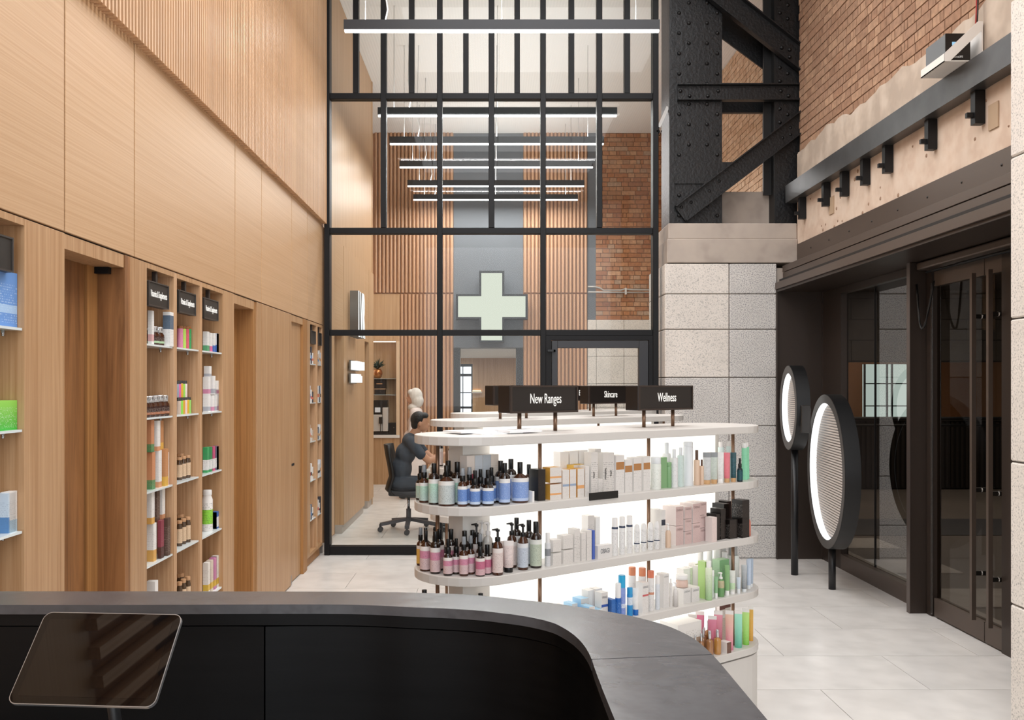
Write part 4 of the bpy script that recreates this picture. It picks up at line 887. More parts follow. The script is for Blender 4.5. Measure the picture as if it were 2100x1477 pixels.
def hitcap(px, ins, dx=0, dy=0):
    r = RG-ins; k = (px-VX)/F
    cx, cy = C1[0]+dx, C1[1]+dy; ex, ey = cx+UX*LEN, cy+UY*LEN; best = None; y = cy-.6
    while y < ey+.6:
        x = k*y; q = (x-cx)*UX+(y-cy)*UY; p = -(x-cx)*UY+(y-cy)*UX; t = max(0, min(LEN, q)); d = edge_d(q, p)
        if d <= r: return x, y
        if best is None or d < best[0]: best = (d, x, y, t)
        y += .002
    d, x, y, t = best; cx, cy = cx+UX*t, cy+UY*t; return cx+(x-cx)*r/d, cy+(y-cy)*r/d
BAY = {'A': (TOPS[1], 'top bay'), 'B': (TOPS[2], 'second bay'), 'C': (TOPS[3], 'third bay'), 'D': (TOPS[4], 'bottom bay')}
def G(bay, kind, px, wpx, hpx, look, ins=.03, name='bottle', cat='bottle', dep=None, z=0, txt=None, rot=0, dx=0, dy=0, isl='near display', tc='5a5a5c', th=.2, tz=.8):
    isbox = kind[0][0] == '' 
    if isbox:
        x, y = hitcap(px, ins, dx, dy); wd = wpx*y/F/max(.3, (UX-UY*x/y)); dep = dep or min(wd, .05); x += -UY*dep/2; y += UX*dep/2; h = hpx*y/F; dd = dep
    else:
        x, y = hitcap(px, ins, dx, dy); wd = wpx*y/F; rot = rot-TH-atan2(x, y) if cat == 'tube' else rot; x, y = x-UY*wd*.3, y+UX*wd*.3; dd = wd if dep is None else dep; h = hpx*y/F
    o = place(name, kind, (x, y, BAY[bay][0]+z), TH+rot, wd, dd, h, look, cat, {'box': 'product boxes on the %s', 'bottle': 'bottles on the %s', 'tube': 'tubes on the %s', 'jar': 'jars on the %s'}.get(cat, 'items on the %s') % isl, ('front row' if ins < .06 else 'back row')+', '+BAY[bay][1]+' of '+isl, px)
    if txt:
        tm = textmesh(txt, mat(tc, .5, name='ink'+tc), .7, .002); L = max(v.co.x for v in tm.vertices)*2; k = .8*wd/L
        if h*th < k: k = h*th
        link('lettering', tm, o, (0, -.5-.001/dd if isbox else -.515, tz), scale=(k/wd, .3/ (dd*50), k/h))
    return o
# ---- labels and packaging looks
LG = prt('b9ccc6', top='e6e4e0', grad='b4dcc4', ink='5c6468', ink_amt=.7); LGR = prt('c3cbc9', top='e6e4e0', ink='5c6468', ink_amt=.7); LB = prt('7f9bd0', top='e9e7e6', band='b7c8e6', b0=.0, b1=.12, ink='c9d6ee', ink_amt=.6); LB2 = prt('6288c8', top='e9e7e6', band='c6d6ea', b0=.0, b1=.16, ink='c9d6ee', ink_amt=.6)
LO = prt('e0a860', top='ece6df', ink='8f6b3a', ink_amt=.5); LY = prt('e3b65a', top='ece6df', ink='8f6b3a', ink_amt=.5); LP = prt('dcc2c2', top='ece6e2', band='d68fa8', b0=.48, b1=.8, ink='7a5f63', ink_amt=.7); LPS = prt('d9b4b8', top='e8dfda', band='c8708c', b0=.35, b1=.8, ink='7a5f63', ink_amt=.6)
LPP = prt('e0cfca', top='e8dfdb', ink='8d7a76', ink_amt=.7); LBB = prt('c3cbd6', top='dfe0e2', ink='63687a', ink_amt=.7); LGG = prt('bcc5b2', top='dfe0da', ink='5f6658', ink_amt=.7)
BX = prt('dcd7d2', ink='8b8784', ink_amt=.6); BXO = prt('ddd7d1', band='e2a468', b0=.3, b1=.42, ink='b0a49a'); BXB = prt('dcd7d2', band='8fa3bd', b0=.42, b1=.5, ink='c0988a'); BXT = prt('dbd6d1', ink='5a5856', ink_amt=.8)
BXC = prt('dedad6', band='b07a45', b0=.62, b1=.82, ink='8a8683', ink_amt=.5); BXW = prt('f4f3f1', ink='d8d6d4', ink_amt=.4); PNK = prt('cfb5b1', ink='9a8583', ink_amt=.6); PNKS = mat('e8dcd8', .5); BLKB = prt('1c1513', ink='4b403a', ink_amt=.7, rough=.3); BLKS = prt('120d0c', ink='c9c0b8', ink_amt=.6, rough=.3)
ORS = mat('d9a040', .5, name='orange_side'); BLS = mat('4a66b8', .45, name='blue_side'); WSIDE = mat('e6e2de', .5, name='white_side')
def amb(lab, kind='tall'): return {'tall': k_bottle(AMBER, BLK, lab, .76, .44, .1), 'round': k_bottle(AMBERL, BLK, lab, .72, .3, .2), 'drop': k_dropper(AMBER, lab), 'spray': k_spray(AMBERL, lab), 'pump': k_pump(AMBERL, BLK, lab), 'small': k_bottle(AMBER, BLK, lab, .68, .5, .12)}[kind]
A = 'A'
G(A, k_tube(prt('eceae6', band='36b055', b0=.6, b1=.75), WHT), 850, 15, 58, 'white tube with green band', .04, 'tube', 'tube')
G(A, amb(LG, 'drop'), 858, 19, 70, 'small amber bottle with pale green label'); G(A, amb(LG, 'spray'), 873, 21, 77, 'amber spray bottle with pale green label'); G(A, amb(LG, 'tall'), 894, 23, 84, 'slim tall amber bottle, pale green label')
G(A, amb(LGR, 'round'), 924, 35, 82, 'broad amber bottle, grey-green label'); G(A, amb(LB2, 'spray'), 951, 21, 78, 'amber spray bottle with blue label'); G(A, amb(LB2, 'drop'), 977, 22, 73, 'stout amber bottle with blue label'); G(A, amb(LB2, 'drop'), 1005, 25, 73, 'second stout amber bottle with blue label')
G(A, amb(LB, 'tall'), 1039, 24, 84, 'tall amber bottle with blue label'); G(A, amb(LB, 'round'), 1073, 36, 82, 'broad amber bottle with blue label')
for px, kd, w_, h, l, lk, s in ((882, 'small', 18, 70, LG, 'small amber bottle', .09), (914, 'tall', 23, 84, LG, 'tall black-capped amber bottle', .1), (938, 'tall', 24, 85, LG, 'tall amber bottle by the light panel', .12), (960, 'spray', 19, 77, LB2, 'amber spray bottle, blue label', .08), (986, 'drop', 20, 71, LB2, 'stout amber bottle, blue label', .09), (996, 'drop', 20, 72, LB2, 'stout amber bottle, blue label', .12), (1026, 'tall', 23, 85, LB, 'tall amber bottle, blue label', .09), (1052, 'tall', 24, 84, LB, 'tall amber bottle, blue label', .11), (1090, 'round', 28, 70, LB, 'broad amber bottle, blue label', .1)):
    G(A, amb(l, kd), px, w_, h, lk, s)
G(A, k_box(mat('efedea', .5)), 1094, 4, 22, 'small white shelf card', .02, 'shelf_card', 'card', dep=.03)
def bx(bay, px0, px1, y0, y1, m, look, ins=.03, side=None, dep=.045, z=0, **k): return G(bay, k_box(m, side or WSIDE), (px0+px1)/2, px1-px0, y1-y0, look, ins, 'product_box', 'box', dep=dep, z=z, **k)
bx(A, 1106, 1121, 966, 1030, BLKB, 'glossy black box', .03, mat('0c0a09', .3), .06)
bx(A, 1128, 1152, 997, 1028, BXO, 'white box, orange side, bottom of stack', .03, ORS, .05); bx(A, 1128, 1152, 965, 996, BXO, 'white box, orange side, top of stack', .03, ORS, .05, z=.0665)
bx(A, 1154, 1168, 967, 1025, BXB, 'slim white box with blue band'); bx(A, 1169, 1182, 966, 1024, BXB, 'slim white box with orange print', side=ORS); bx(A, 1184, 1198, 965, 1023, BXO, 'slim white box with orange edge', side=ORS); bx(A, 1200, 1208, 958, 1020, BX, 'very slim plain white box')
for i, (a, b) in enumerate(((1149, 1166), (1169, 1186), (1187, 1205))): bx(A, a, b, 930, 1018, BXW, 'tall white box against the light panel', .12)
for a, b in ((1172, 1184), (1186, 1198)): bx(A, a, b, 957, 1019, BX, 'white box with yellow top', .09, mat('e0b650', .5))
bx(A, 1209, 1223, 932, 1020, BXT, 'tall white box reading Tint, left one', .045); bx(A, 1224, 1236, 928, 1018, BX, 'tall blank white box', .08); bx(A, 1226, 1235, 983, 1016, BXT, 'tiny white box before a taller one', .03, dep=.03); bx(A, 1237, 1249, 929, 1013, BXT, 'tall white box reading Mineral', .045); bx(A, 1250, 1261, 929, 1012, BXT, 'tall white box reading Tint, right one', .045)
for (a, b, t0, t1, lk) in ((1262, 1279, 937, 1014, 'white box with wide copper band'), (1282, 1297, 946, 1012, 'shortest white box with copper band'), (1300, 1316, 941, 1010, 'white box with copper and gold band'), (1320, 1334, 939, 1008, 'white box with copper band before post')): bx(A, a, b, t0, t1, BXC, lk, .035)
for px, s in ((1215.5, 'TINT'), (1242.5, 'MINERAL'), (1255, 'TINT')):
    x, y = hitcap(px, .043); o = link('vertical_lettering', textmesh(s, mat('2d2b2a', .5, name='ink2d'), 1.0, .002), ALLP[-1][0] if 0 else None, (x, y, TOPS[1]+.085), TH, (.012, .3, .012)); o.rotation_euler = (0, -pi/2, TH)
    tgt = [q[0] for q in ALLP if abs(q[2]-px) < 2 and 'eading' in q[3]][0]; bpy.context.view_layer.update(); o.parent = tgt; o.matrix_parent_inverse = tgt.matrix_world.inverted()
GRT = mat('a5c98a', .25, name='pale_green_plastic'); GRM = mat('7fa878', .25, name='green_plastic'); CLW = mat('e3e6e8', .3, name='satin_white'); BEI = mat('d9bda5', .35, name='beige_plastic'); MINT = prt('8fd8b0', ink='5a9a78', ink_amt=.4); TEAL = prt('17454c', ink='4f8fa0', ink_amt=.6)
CAU = prt('e2e2e2', ink='7b7f82', ink_amt=.5)
G(A, k_cyl(prt('e3e6df', ink='7f8a7a'), CLW, .2), 1347, 22, 66, 'large white bottle with green edge', .04); G(A, k_box(GRM, GRT), 1364, 13, 63, 'pale green box', .05, 'product_box', 'box', dep=.03); G(A, k_cyl(GRM, GRM, .15), 1375, 12, 52, 'small green bottle', .045)
G(A, k_cyl(CAU, CLW, .22, 1, .5), 1383, 16, 78, 'white spray bottle with black seal', .04); G(A, k_cyl(CAU, CLW, .25, 1, .5), 1371, 18, 88, 'tall white bottle by light panel', .1); G(A, k_cyl(prt('c9d8d2', ink='8a9aa0'), CLW, .2, 1, .5), 1399, 14, 80, 'clear slim bottle with dropper cap', .045)
G(A, k_cyl(CLW, CLW, .1), 1416, 21, 90, 'biggest plain white cylinder bottle', .045); G(A, k_cyl(BEI, mat('5d4334', .35), .28, 1, .5), 1432, 13, 72, 'beige bottle with brown cap', .04); G(A, k_cyl(BEI, mat('5d4334', .35), .25, 1, .5), 1441, 9, 52, 'smaller beige bottle, brown cap', .035)
for px, w_, h, b, c_, lk in ((1454, 17, 65, prt('c9cbcb', top='8d9092', ink='6c7072'), WCAP, 'silver tube on wooden cap'), (1468, 15, 64, prt('c0c8bf', top='8d9092', ink='6c7072'), WCAP, 'silver-green tube on wooden cap'), (1481, 13, 63, prt('e4e2e0', ink='8a8a8a'), WHT, 'slim white tube on white cap'), (1494, 13, 61, prt('d9737f', ink='e9a0a0'), WCAP, 'coral pink tube on wooden cap'), (1507, 12, 60, TEAL, WCAP, 'dark teal tube on wooden cap')): G(A, k_tube(b, c_, .14), px, w_, h, lk, .035, 'tube', 'tube')
G(A, k_dropper(mat('10242c', .15), TEAL), 1520, 12, 48, 'dark navy dropper bottle', .02)
for px, lk in ((1530, 'mint green tube, nearest the post'), (1543, 'mint green tube at the end')): G(A, k_tubeup(MINT, WHT, .13), px, 13, 75, lk, .05, 'tube', 'tube')
for px in (1482, 1500, 1511): G(A, k_tubeup(prt('dff0ee', ink='86b8c8'), WHT, .14), px, 14, 78, 'white-capped pale tube', .12, 'tube', 'tube')
bx(A, 1457, 1473, 926, 985, BX, 'white box with copper edges', .09, mat('d9a878', .5))
for px, lk, c_ in ((893, 'tall carton with crimson panel', prt('ded2c8', band='a03a50', b0=.3, b1=.62, ink='8d7c70')), (921, 'tall cream carton beside bronze post', prt('e0d4c8', band='3a2c26', b0=.12, b1=.22, ink='9d8c80')), (936, 'grey and white carton', prt('c3c9cf', ink='9aa2aa')), (945, 'narrow grey carton', prt('b9c0c6', ink='9aa2aa'))):
    bx(A, px-8, px+8, 905, 1000, c_, lk, .2, dep=.05)
pr_ = G(A, k_box(mat('08080a', .4)), 1237, 58, 15, 'black price rail clipped to the shelf edge', .0, 'price_rail', 'rail', dep=.006); pr_.location.z -= .012; pr_.location.x += .0035; pr_.location.y -= .005
# ---- second bay
B = 'B'
G(B, amb(LO, 'round'), 854, 27, 80, 'broad amber bottle, orange label', .04); G(B, amb(LY, 'spray'), 860, 19, 78, 'amber spray bottle, yellow label', .02); G(B, amb(LP, 'round'), 876, 28, 82, 'broad amber bottle, pink label'); G(B, amb(LP, 'tall'), 897, 24, 86, 'slim tall amber bottle, pink label'); G(B, amb(LP, 'drop'), 925, 22, 74, 'stout amber bottle, pink label')
G(B, amb(LP, 'spray'), 955, 21, 80, 'amber spray bottle, pink label'); G(B, amb(LPS, 'small'), 986, 22, 60, 'shortest amber bottle, strong pink label'); G(B, amb(LPP, 'pump'), 1014, 25, 95, 'amber pump bottle, pale pink label'); G(B, k_tube(LPP, BLK, .16), 1046, 24, 64, 'pale pink tube on black cap', .03, 'tube', 'tube')
G(B, amb(LBB, 'pump'), 1077, 25, 94, 'amber pump bottle, pale blue label'); G(B, amb(LGG, 'tall'), 1104, 27, 94, 'tall amber bottle, sage green label')
for px, kd, w_, h, l, lk, s in ((886, 'drop', 18, 80, LP, 'amber bottle', .08), (914, 'tall', 23, 84, LP, 'tall amber bottle, pink label', .08), (931, 'tall', 24, 86, LP, 'tall amber bottle', .1), (943, 'tall', 24, 84, LP, 'tall amber bottle, pink label', .12), (940, 'drop', 20, 72, LP, 'amber bottle, pink label', .065), (972, 'tall', 23, 82, LP, 'tall amber bottle', .13), (964, 'spray', 19, 78, LP, 'amber spray bottle', .075), (974, 'spray', 19, 80, LP, 'amber spray bottle', .1), (993, 'small', 20, 60, LPS, 'short amber bottle', .075), (999, 'small', 20, 60, LPS, 'short amber bottle', .11), (1054, 'pump', 24, 92, LPP, 'amber pump bottle', .09), (1066, 'tall', 24, 95, LBB, 'tall amber bottle', .12), (1083, 'tall', 24, 92, LBB, 'tall amber bottle', .1)): G(B, amb(l, kd), px, w_, h, lk, s)
G(B, k_tube(LPP, BLK, .16), 1027, 22, 60, 'pale pink tube on black cap', .06, 'tube', 'tube')
for px, s_ in ((868, .2), (894, .215)): G(B, k_pump(mat('d8d4ce', .15), WHT, prt('e4dfd8', band='c9b8a4', b0=.3, b1=.6)), px, 22, 98, 'clear pump bottle, white pump head', s_)
G(B, k_pump(AMBER, BLK, LPP), 924, 22, 96, 'amber pump bottle behind the row', .16)
G(B, k_cyl(prt('d9d9db', band='8a8d92', b0=.45, b1=.75, ink='6a6a70'), WHT, .3, 1, .7), 1126, 14, 68, 'white bottle with silver band', .03)
bx(B, 1134, 1153, 1140, 1164, BX, 'wide white box, bottom of low stack', .03); bx(B, 1134, 1153, 1116, 1140, BX, 'wide white box, top of low stack', .03, z=.0525); bx(B, 1155, 1177, 1134, 1161, BX, 'wide white box, bottom of taller stack', .03); bx(B, 1155, 1177, 1107, 1134, BX, 'wide white box, top of taller stack', .03, z=.0585)
bx(B, 1178, 1191, 1090, 1157, BXT, 'tall slim white box, dark print'); bx(B, 1193, 1203, 1097, 1154, BX, 'slimmer white box, small print'); bx(B, 1204, 1215, 1092, 1152, BX, 'slim white box'); bx(B, 1216, 1221, 1093, 1152, mat('4a66b8', .45), 'narrow royal blue box', side=BLS); bx(B, 1206, 1220, 1067, 1148, BX, 'tall pale box', .1); bx(B, 1222, 1232, 1072, 1148, BXW, 'tall pale box against light panel', .1)
bx(B, 1225, 1258, 1123, 1150, mat('dedbd8', .3), 'white acrylic block with grey capital letters', .02, txt='OBAGI', dep=.03, tc='4d5159', th=.5, tz=.55)
for px, w_, t0, b0 in ((1264, 15, 1066, 1143), (1279, 15, 1064, 1141), (1294, 15, 1062, 1139)): G(B, k_cyl(prt('e6e4e2', band='2f3c55', b0=.92, b1=.99, ink='44464c', ink_amt=.6), WHT, .23, 1, .86), px, w_, b0-t0, 'white bottle, wide cap, navy ring', .035)
for px, t0, b0 in ((1309, 1079, 1136), (1323, 1077, 1134), (1337, 1075, 1132), (1350, 1074, 1131)): G(B, [('tube', pm_('rt', lambda: lath([(.4, 0), (.46, .03), (.5, .3), (.5, .75), (.42, .93), (.25, .99), (.1, 1)], prt('e6e4e2', band='2f3c55', b0=.3, b1=.34, ink='44464c', ink_amt=.7))))], px, 14, b0-t0, 'white round-topped tube, navy line', .035, 'tube', 'tube')
bx(B, 1357, 1366, 1050, 1128, prt('dcd9d6', band='23293a', b0=.6, b1=.75), 'tall white box with navy square', .035); bx(B, 1346, 1356, 1048, 1122, BXW, 'bright white box', .1)
G(B, k_pump(BEI, WHT, None), 1373, 13, 50, 'small beige pump bottle', .03)
for i, (a, b, base, hs) in enumerate(((1387, 1404, 1125, (40, 39)), (1405.5, 1421, 1120, (26, 25, 25)), (1422, 1439, 1118, (40, 40)), (1440, 1455.5, 1116, (27, 26, 27)))):
    z = 0; sc = hitcap((a+b)/2, .045)[1]/F; n_ = len(hs)
    for j, h in enumerate(hs):
        bx(B, a, b, base-h+1, base, PNK, 'dusty pink box, %s of its stack' % (['bottom', 'top'] if n_ == 2 else ['bottom', 'middle', 'top'])[j], .045, PNKS, .09, z=z, txt='CAUDALIE', tc='8d7672', th=.2, tz=.82); z += h*sc+.0005
bx(B, 1457, 1468, 1064, 1114, prt('dccac5', ink='a08f8c'), 'slim blush box', .02, PNKS)
for a, b, t0, b0, lk, s in ((1470, 1478, 1059, 1112, 'slim black box, shorter', .03), (1479, 1490, 1048, 1110, 'slim black box, taller', .03), (1492, 1510, 1069, 1107, 'squat black box', .03)): bx(B, a, b, t0, b0, BLKB, lk, s, BLKS, .07)
zz_ = 38*hitcap(1520, .03)[1]/F; bx(B, 1512, 1528, 1069, 1107, BLKB, 'black box, bottom of its stack', .03, BLKS, .07); bx(B, 1512, 1528, 1031, 1069, BLKB, 'black box, top of its stack', .03, BLKS, .07, z=zz_+.001)
bx(B, 1478, 1490, 1034, 1098, BLKB, 'black box with white print', .13, BLKS, .08); bx(B, 1493, 1507, 1036, 1098, BLKB, 'black box with white print', .13, BLKS, .08)
G(B, k_pump(prt('c97f6c', ink='e39aa8'), WHT, None), 1537, 14, 48, 'coral bottle with white pump', .02); G(B, k_cyl(prt('d98a94', ink='e9b0b8'), prt('e7a9a0'), .1), 1543, 13, 64, 'pink patterned bottle', .07)
# ---- third bay
Cc = 'C'
for px, s, lk in ((855, .05, 'large round amber bottle'), (869, .02, 'large round amber bottle, nearer')): G(Cc, k_bottle(AMBERL, BLK, None, .66, .3, .22), px, 36, 86, lk, s)
for px, s in ((889, .1), (905, .15), (921, .19)): G(Cc, k_bottle(AMBERL, BLK, None, .66, .3, .22), px, 34, 88, 'large round amber bottle', s)
for px, lk in ((888, 'peach tag card, left'), (910, 'peach tag card, right')): G(Cc, k_box(prt('e8bd95', band='e6cf6a', b0=.55, b1=.8, ink='a0784c')), px, 21, 56, lk, .02, 'tag_card', 'card', dep=.012)
G(Cc, k_box(prt('f0eeec', ink='55575c')), 938, 17, 66, 'white card with dark script', .15, 'shelf_card', 'card', dep=.01)
G(Cc, k_bottle(AMBERL, BLK, LPS, .66, .3, .22), 984, 30, 72, 'single amber bottle, mid-shelf', .04)
G(Cc, k_cyl(prt('e8b58c', grad='e8cf80'), prt('eab690'), .2, 1, .6), 1082, 12, 50, 'peach bottle', .07)
for i, (px, h, c_, lk, s) in enumerate(((1045, 30, 'ece6e0', 'low white jar', .07), (1060, 34, 'eadfd4', 'low cream jar', .07), (1025, 28, 'ece6e0', 'low white pot', .09))): G(Cc, k_jar(mat(c_, .4), WHT), px, 14, h, lk, s, 'jar', 'jar')
bx(Cc, 1084, 1096, 1228, 1262, prt('e4dcd2', band='e6b33c', b0=.7, b1=1), 'low box with yellow top edge', .05, mat('e2b040', .5)); bx(Cc, 1101, 1112, 1229, 1262, prt('e4dcd2'), 'low yellow box, left of pair', .04, mat('e2b040', .5)); bx(Cc, 1113, 1125, 1229, 1262, mat('e0ab3a', .5), 'low yellow box, right of pair', .04, mat('e2b040', .5))
for i, (a, b, t0, lk, s) in enumerate(((1124, 1140, 1220, 'small white box, pale green print', .1), (1140, 1151, 1228, 'small white box', .05), (1158, 1170, 1234, 'small white box, low', .03), (1150, 1160, 1224, 'small white box', .09))): bx(Cc, a, b, t0, 1262, BX, lk, s)
URI = prt('e0dcd8', ink='8c8a92', ink_amt=.5); URB = prt('dedad6', band='2f55a8', b0=.45, b1=.55, ink='8c8a92'); SKY = mat('a9d2ee', .4, name='sky_top')
def sky(px0, px1, t0, lk, s, z=0): bx(Cc, px0, px1, t0, 1260, URI, lk, s, SKY, .06, z=z)
sky(1190, 1207, 1220, 'low white box with sky blue side', .11); sky(1196, 1206, 1233, 'low white box, sky blue side, front', .05); sky(1172, 1184, 1226, 'small box with sky blue side', .11); sky(1222, 1236, 1237, 'low white box before taller ones', .04); sky(1207, 1219, 1229, 'low white box with small print', .07)
for a, b in ((1206, 1220), (1222, 1236)): bx(Cc, a, b, 1206, 1258, BXW, 'pale box against light panel', .12)
bx(Cc, 1238, 1252, 1205, 1259, URB, 'white box with blue band', .05, txt='URIAGE', tc='6a6a72', th=.2, tz=.82); bx(Cc, 1253, 1262, 1219, 1258, prt('2a66b0', ink='8ab4dc'), 'deep blue box', .03, mat('2a5ca0', .5))
DBL = prt('1f5fae', band='3fa3da', b0=0, b1=.15, ink='9cc4e8', ink_amt=.8); G(Cc, k_cyl(DBL, WHT, .42, 1, .9), 1268, 14, 71, 'deep blue bottle with tall white cap', .025); G(Cc, k_cyl(prt('8b9ed6', band='d8dfee', b0=.3, b1=.45, ink='4a5fae', ink_amt=.8), mat('2aa9dc', .35), .3, 1, .98), 1280, 16, 84, 'periwinkle bottle with big cyan cap', .035)
G(Cc, k_cyl(prt('2a8ecb', band='d3dde6', b0=.5, b1=.85, ink='1a60a0'), mat('2f9ad0', .35), .22), 1293, 13, 58, 'small bright blue bottle', .02); G(Cc, k_tube(prt('e9e6e3', ink='b9b9bc'), mat('1c66b4', .35), .22), 1306, 15, 55, 'white tube on royal blue cap', .015, 'tube', 'tube')
URR = prt('dfdbd7', band='c85a5c', b0=.55, b1=.61, ink='9c8a88'); bx(Cc, 1318, 1331, 1199, 1261, URR, 'white box with red band', .02, txt='URIAGE', tc='6a6a72', th=.2, tz=.85)
G(Cc, k_cyl(prt('e4e1de', band='c98a70', b0=.5, b1=.57, ink='7b7b80', ink_amt=.7), mat('dc7c5e', .4), .18, 1, .92), 1338, 15, 82, 'white bottle, coral cap, in front', .03)
for px, s in ((1303, .1), (1318, .08)): G(Cc, k_cyl(prt('e9e6e3', ink='a0a0a4'), mat('e0906a', .4), .2, 1, .92), px, 17, 84, 'white bottle, coral cap', s)
G(Cc, k_cyl(prt('d9dde2', ink='8a94a8'), WHT, .25), 1351, 11, 69, 'slim bluish-white bottle', .03); bx(Cc, 1361, 1373, 1183, 1252, prt('dcd9d6', ink='9b9996', ink_amt=.4), 'tall plain white box', .03, txt='CAUDALIE', tc='8a8a8a', th=.12, tz=.92)
G(Cc, k_cyl(prt('dcd8d4', ink='8c8c8c'), WHT, .15, 1, .6), 1378, 7, 57, 'pencil-thin white tube', .03, 'tube', 'tube'); G(Cc, k_pump(prt('b9b3ae', grad='e0dcd8'), WHT, None), 1387, 12, 50, 'tiny pump bottle with smoky base', .02)
CAX = prt('dcd9d6', ink='9b9996', ink_amt=.5); bx(Cc, 1402, 1418, 1212, 1242, CAX, 'low white box under the jar, left', .03, txt='CAUDALIE', tc='8a8a8a', dep=.07); bx(Cc, 1419, 1436, 1210, 1239, CAX, 'low white box under the jar, right', .03, txt='CAUDALIE', tc='8a8a8a', dep=.07)
yj = hitcap(1402, .05)[1]; G(Cc, k_jar(prt('dcbfb2', ink='b09a90'), WHT, None, .38, 1.08), 1404, 25, 25, 'pinkish jar standing on white boxes', .05, 'jar', 'jar', z=31*yj/F)
bx(Cc, 1419, 1436, 1171, 1232, CAX, 'tall white box behind the jar', .12, txt='CAUDALIE', tc='8a8a8a'); bx(Cc, 1400, 1414, 1172, 1228, BXW, 'bright white box', .14)
LIM = prt('a9cf74', ink='7fae58', ink_amt=.3); bx(Cc, 1434, 1444, 1151, 1226, LIM, 'tall lime green box', .07, mat('b6d98a', .4)); bx(Cc, 1418, 1429, 1150, 1212, prt('b9d888', ink='8cb864'), 'lime green box', .13); bx(Cc, 1404, 1414, 1150, 1206, prt('dfeccd'), 'pale green box', .16)
G(Cc, k_cyl(prt('9cc08c', grad='dfe6cf', ink='6a8c62', ink_amt=.4), WHT, .17, 1, .7), 1453, 15, 80, 'tall pale green bottle, white cap', .02); G(Cc, k_cyl(prt('dfe4da', ink='8aa080'), WHT, .2), 1463, 8, 56, 'slim white bottle', .035)
bx(Cc, 1468, 1489, 1155, 1222, prt('78aa78', ink='9cc89c'), 'wide green box', .09, prt('b8d8b4')); G(Cc, k_tube(prt('8fb88c', ink='5a8a5a'), WHT, .25), 1470.5, 8, 44, 'tiny green tube', .015, 'tube', 'tube'); G(Cc, k_pump(prt('6f9c66', band='b9ae8c', b0=.5, b1=.9, ink='3e6a3e'), WHT, None), 1482, 15, 50, 'small green bottle, white pump', .02)
G(Cc, k_tube(prt('86b078', ink='5a8a5a'), WHT, .17), 1494, 11, 62, 'green tube on white cap', .02, 'tube', 'tube'); G(Cc, k_tube(prt('dcdcd4', band='c3dcb4', b0=.1, b1=.4, ink='8a9a80'), WHT, .12), 1505, 13, 48, 'white tube with green print', .025, 'tube', 'tube'); G(Cc, k_tube(prt('c9d3dc', ink='9ab0c0'), CLW, .3), 1517, 9, 33, 'tiny silver-blue tube', .015, 'tube', 'tube')
G(Cc, k_tube(prt('85898c', grad='b9bcbe', ink='d8dadc'), CLW, .12), 1529, 12, 55, 'dark grey metal tube', .02, 'tube', 'tube'); G(Cc, k_tube(prt('c3cfe0', ink='8aa0c0'), CLW, .12), 1538, 10, 60, 'pale blue metal tube', .035, 'tube', 'tube'); G(Cc, k_tube(prt('a9b6c6', ink='7a8aa0'), CLW, .12), 1547, 11, 58, 'blue-grey tube at the very end', .03, 'tube', 'tube')
for px, w_, h, lk, s in ((1500, 22, 96, 'large clear jug bottle, left', .14), (1531, 26, 90, 'large white jug bottle, grey cap', .12), (1466, 22, 90, 'large white bottle, green print', .15), (1448, 18, 88, 'white bottle, green print', .17), (1428, 18, 84, 'white bottle near light panel', .17), (1490, 18, 74, 'crinkled clear pouch', .12)): G(Cc, k_cyl(prt('e6eae6', ink='b0c8a8', ink_amt=.3), mat('a9acad', .4) if px == 1531 else WHT, .3, 1, .7), px, w_, h, lk, s)
# ---- bottom bay
D = 'D'
bx(D, 1392, 1442, 1280, 1352, prt('e9e6e2', band='b49a84', b0=0, b1=.55, ink='8a7c70'), 'wide white gift box with product pictures', .06, prt('e9e6e2', band='a8c0b0', b0=0, b1=.5), .11)
GOLD = mat('b5803f', .12, spec=.8, name='golden_oil', coat=.3); GOLB = mat('9c6c44', .12, spec=.8, name='bronze_oil', coat=.3)
def perf(m): return [('body', pm_(('pf', m.name), lambda: lath([(.46, 0), (.5, .03), (.5, .55), (.4, .64), (.2, .66), (.2, .68)], m))), ('cap', pm_('pfc', lambda: lath([(.2, .68), (.2, .98), (.17, 1)], SIL)))]
G(D, perf(GOLD), 1475, 16, 50, 'golden oil bottle, silver cap, nearest', .02); G(D, perf(GOLB), 1459, 16, 52, 'brown oil bottle, silver cap', .02); G(D, perf(GOLD), 1464, 15, 58, 'golden oil bottle, silver cap', .075)
for px, h, s in ((1444, 50, .06), (1435, 48, .05), (1425, 48, .045), (1415, 46, .04), (1450, 46, .09), (1405, 46, .04)): G(D, perf(GOLB), px, 12, h, 'small scent bottle, silver cap', s)
bx(D, 1482, 1491, 1318, 1340, prt('6a4a3c', ink='b09080'), 'tiny brown box', .03)
def tb_(c0, c1): return [('tube', pm_(('big', c0, c1), lambda: tubemesh(prt(c0, grad=c1, ink='f0e0e0', ink_amt=.15), 0, .9))), ('crimp', pm_(('crp', c1), lambda: MB().box(-.5, -.035, .9, .5, .035, 1).mesh('crimp', mat('eeeae6', .4))))]
for px, w_, t0, b0, c0, c1, lk, s in ((1500, 17, 1257, 1337, 'd87c98', 'ecc8b0', 'tall peach to pink tube', .03), (1518, 16, 1257, 1333, '5fb89a', 'a9e8d0', 'tall teal tube', .03), (1533, 15, 1254, 1327, '86c850', 'c0e888', 'tall lime green tube', .035), (1544, 10, 1251, 1322, 'd8a040', 'e0b050', 'tall orange tube at the end', .03),
    (1481, 18, 1260, 1340, '8f3444', 'e398a8', 'tall crimson tube', .045), (1461, 18, 1264, 1336, 'c85a72', 'e08aa2', 'tall pink tube', .08)): G(D, tb_(c0, c1), px, w_, b0-t0, lk, s, 'tube', 'tube')
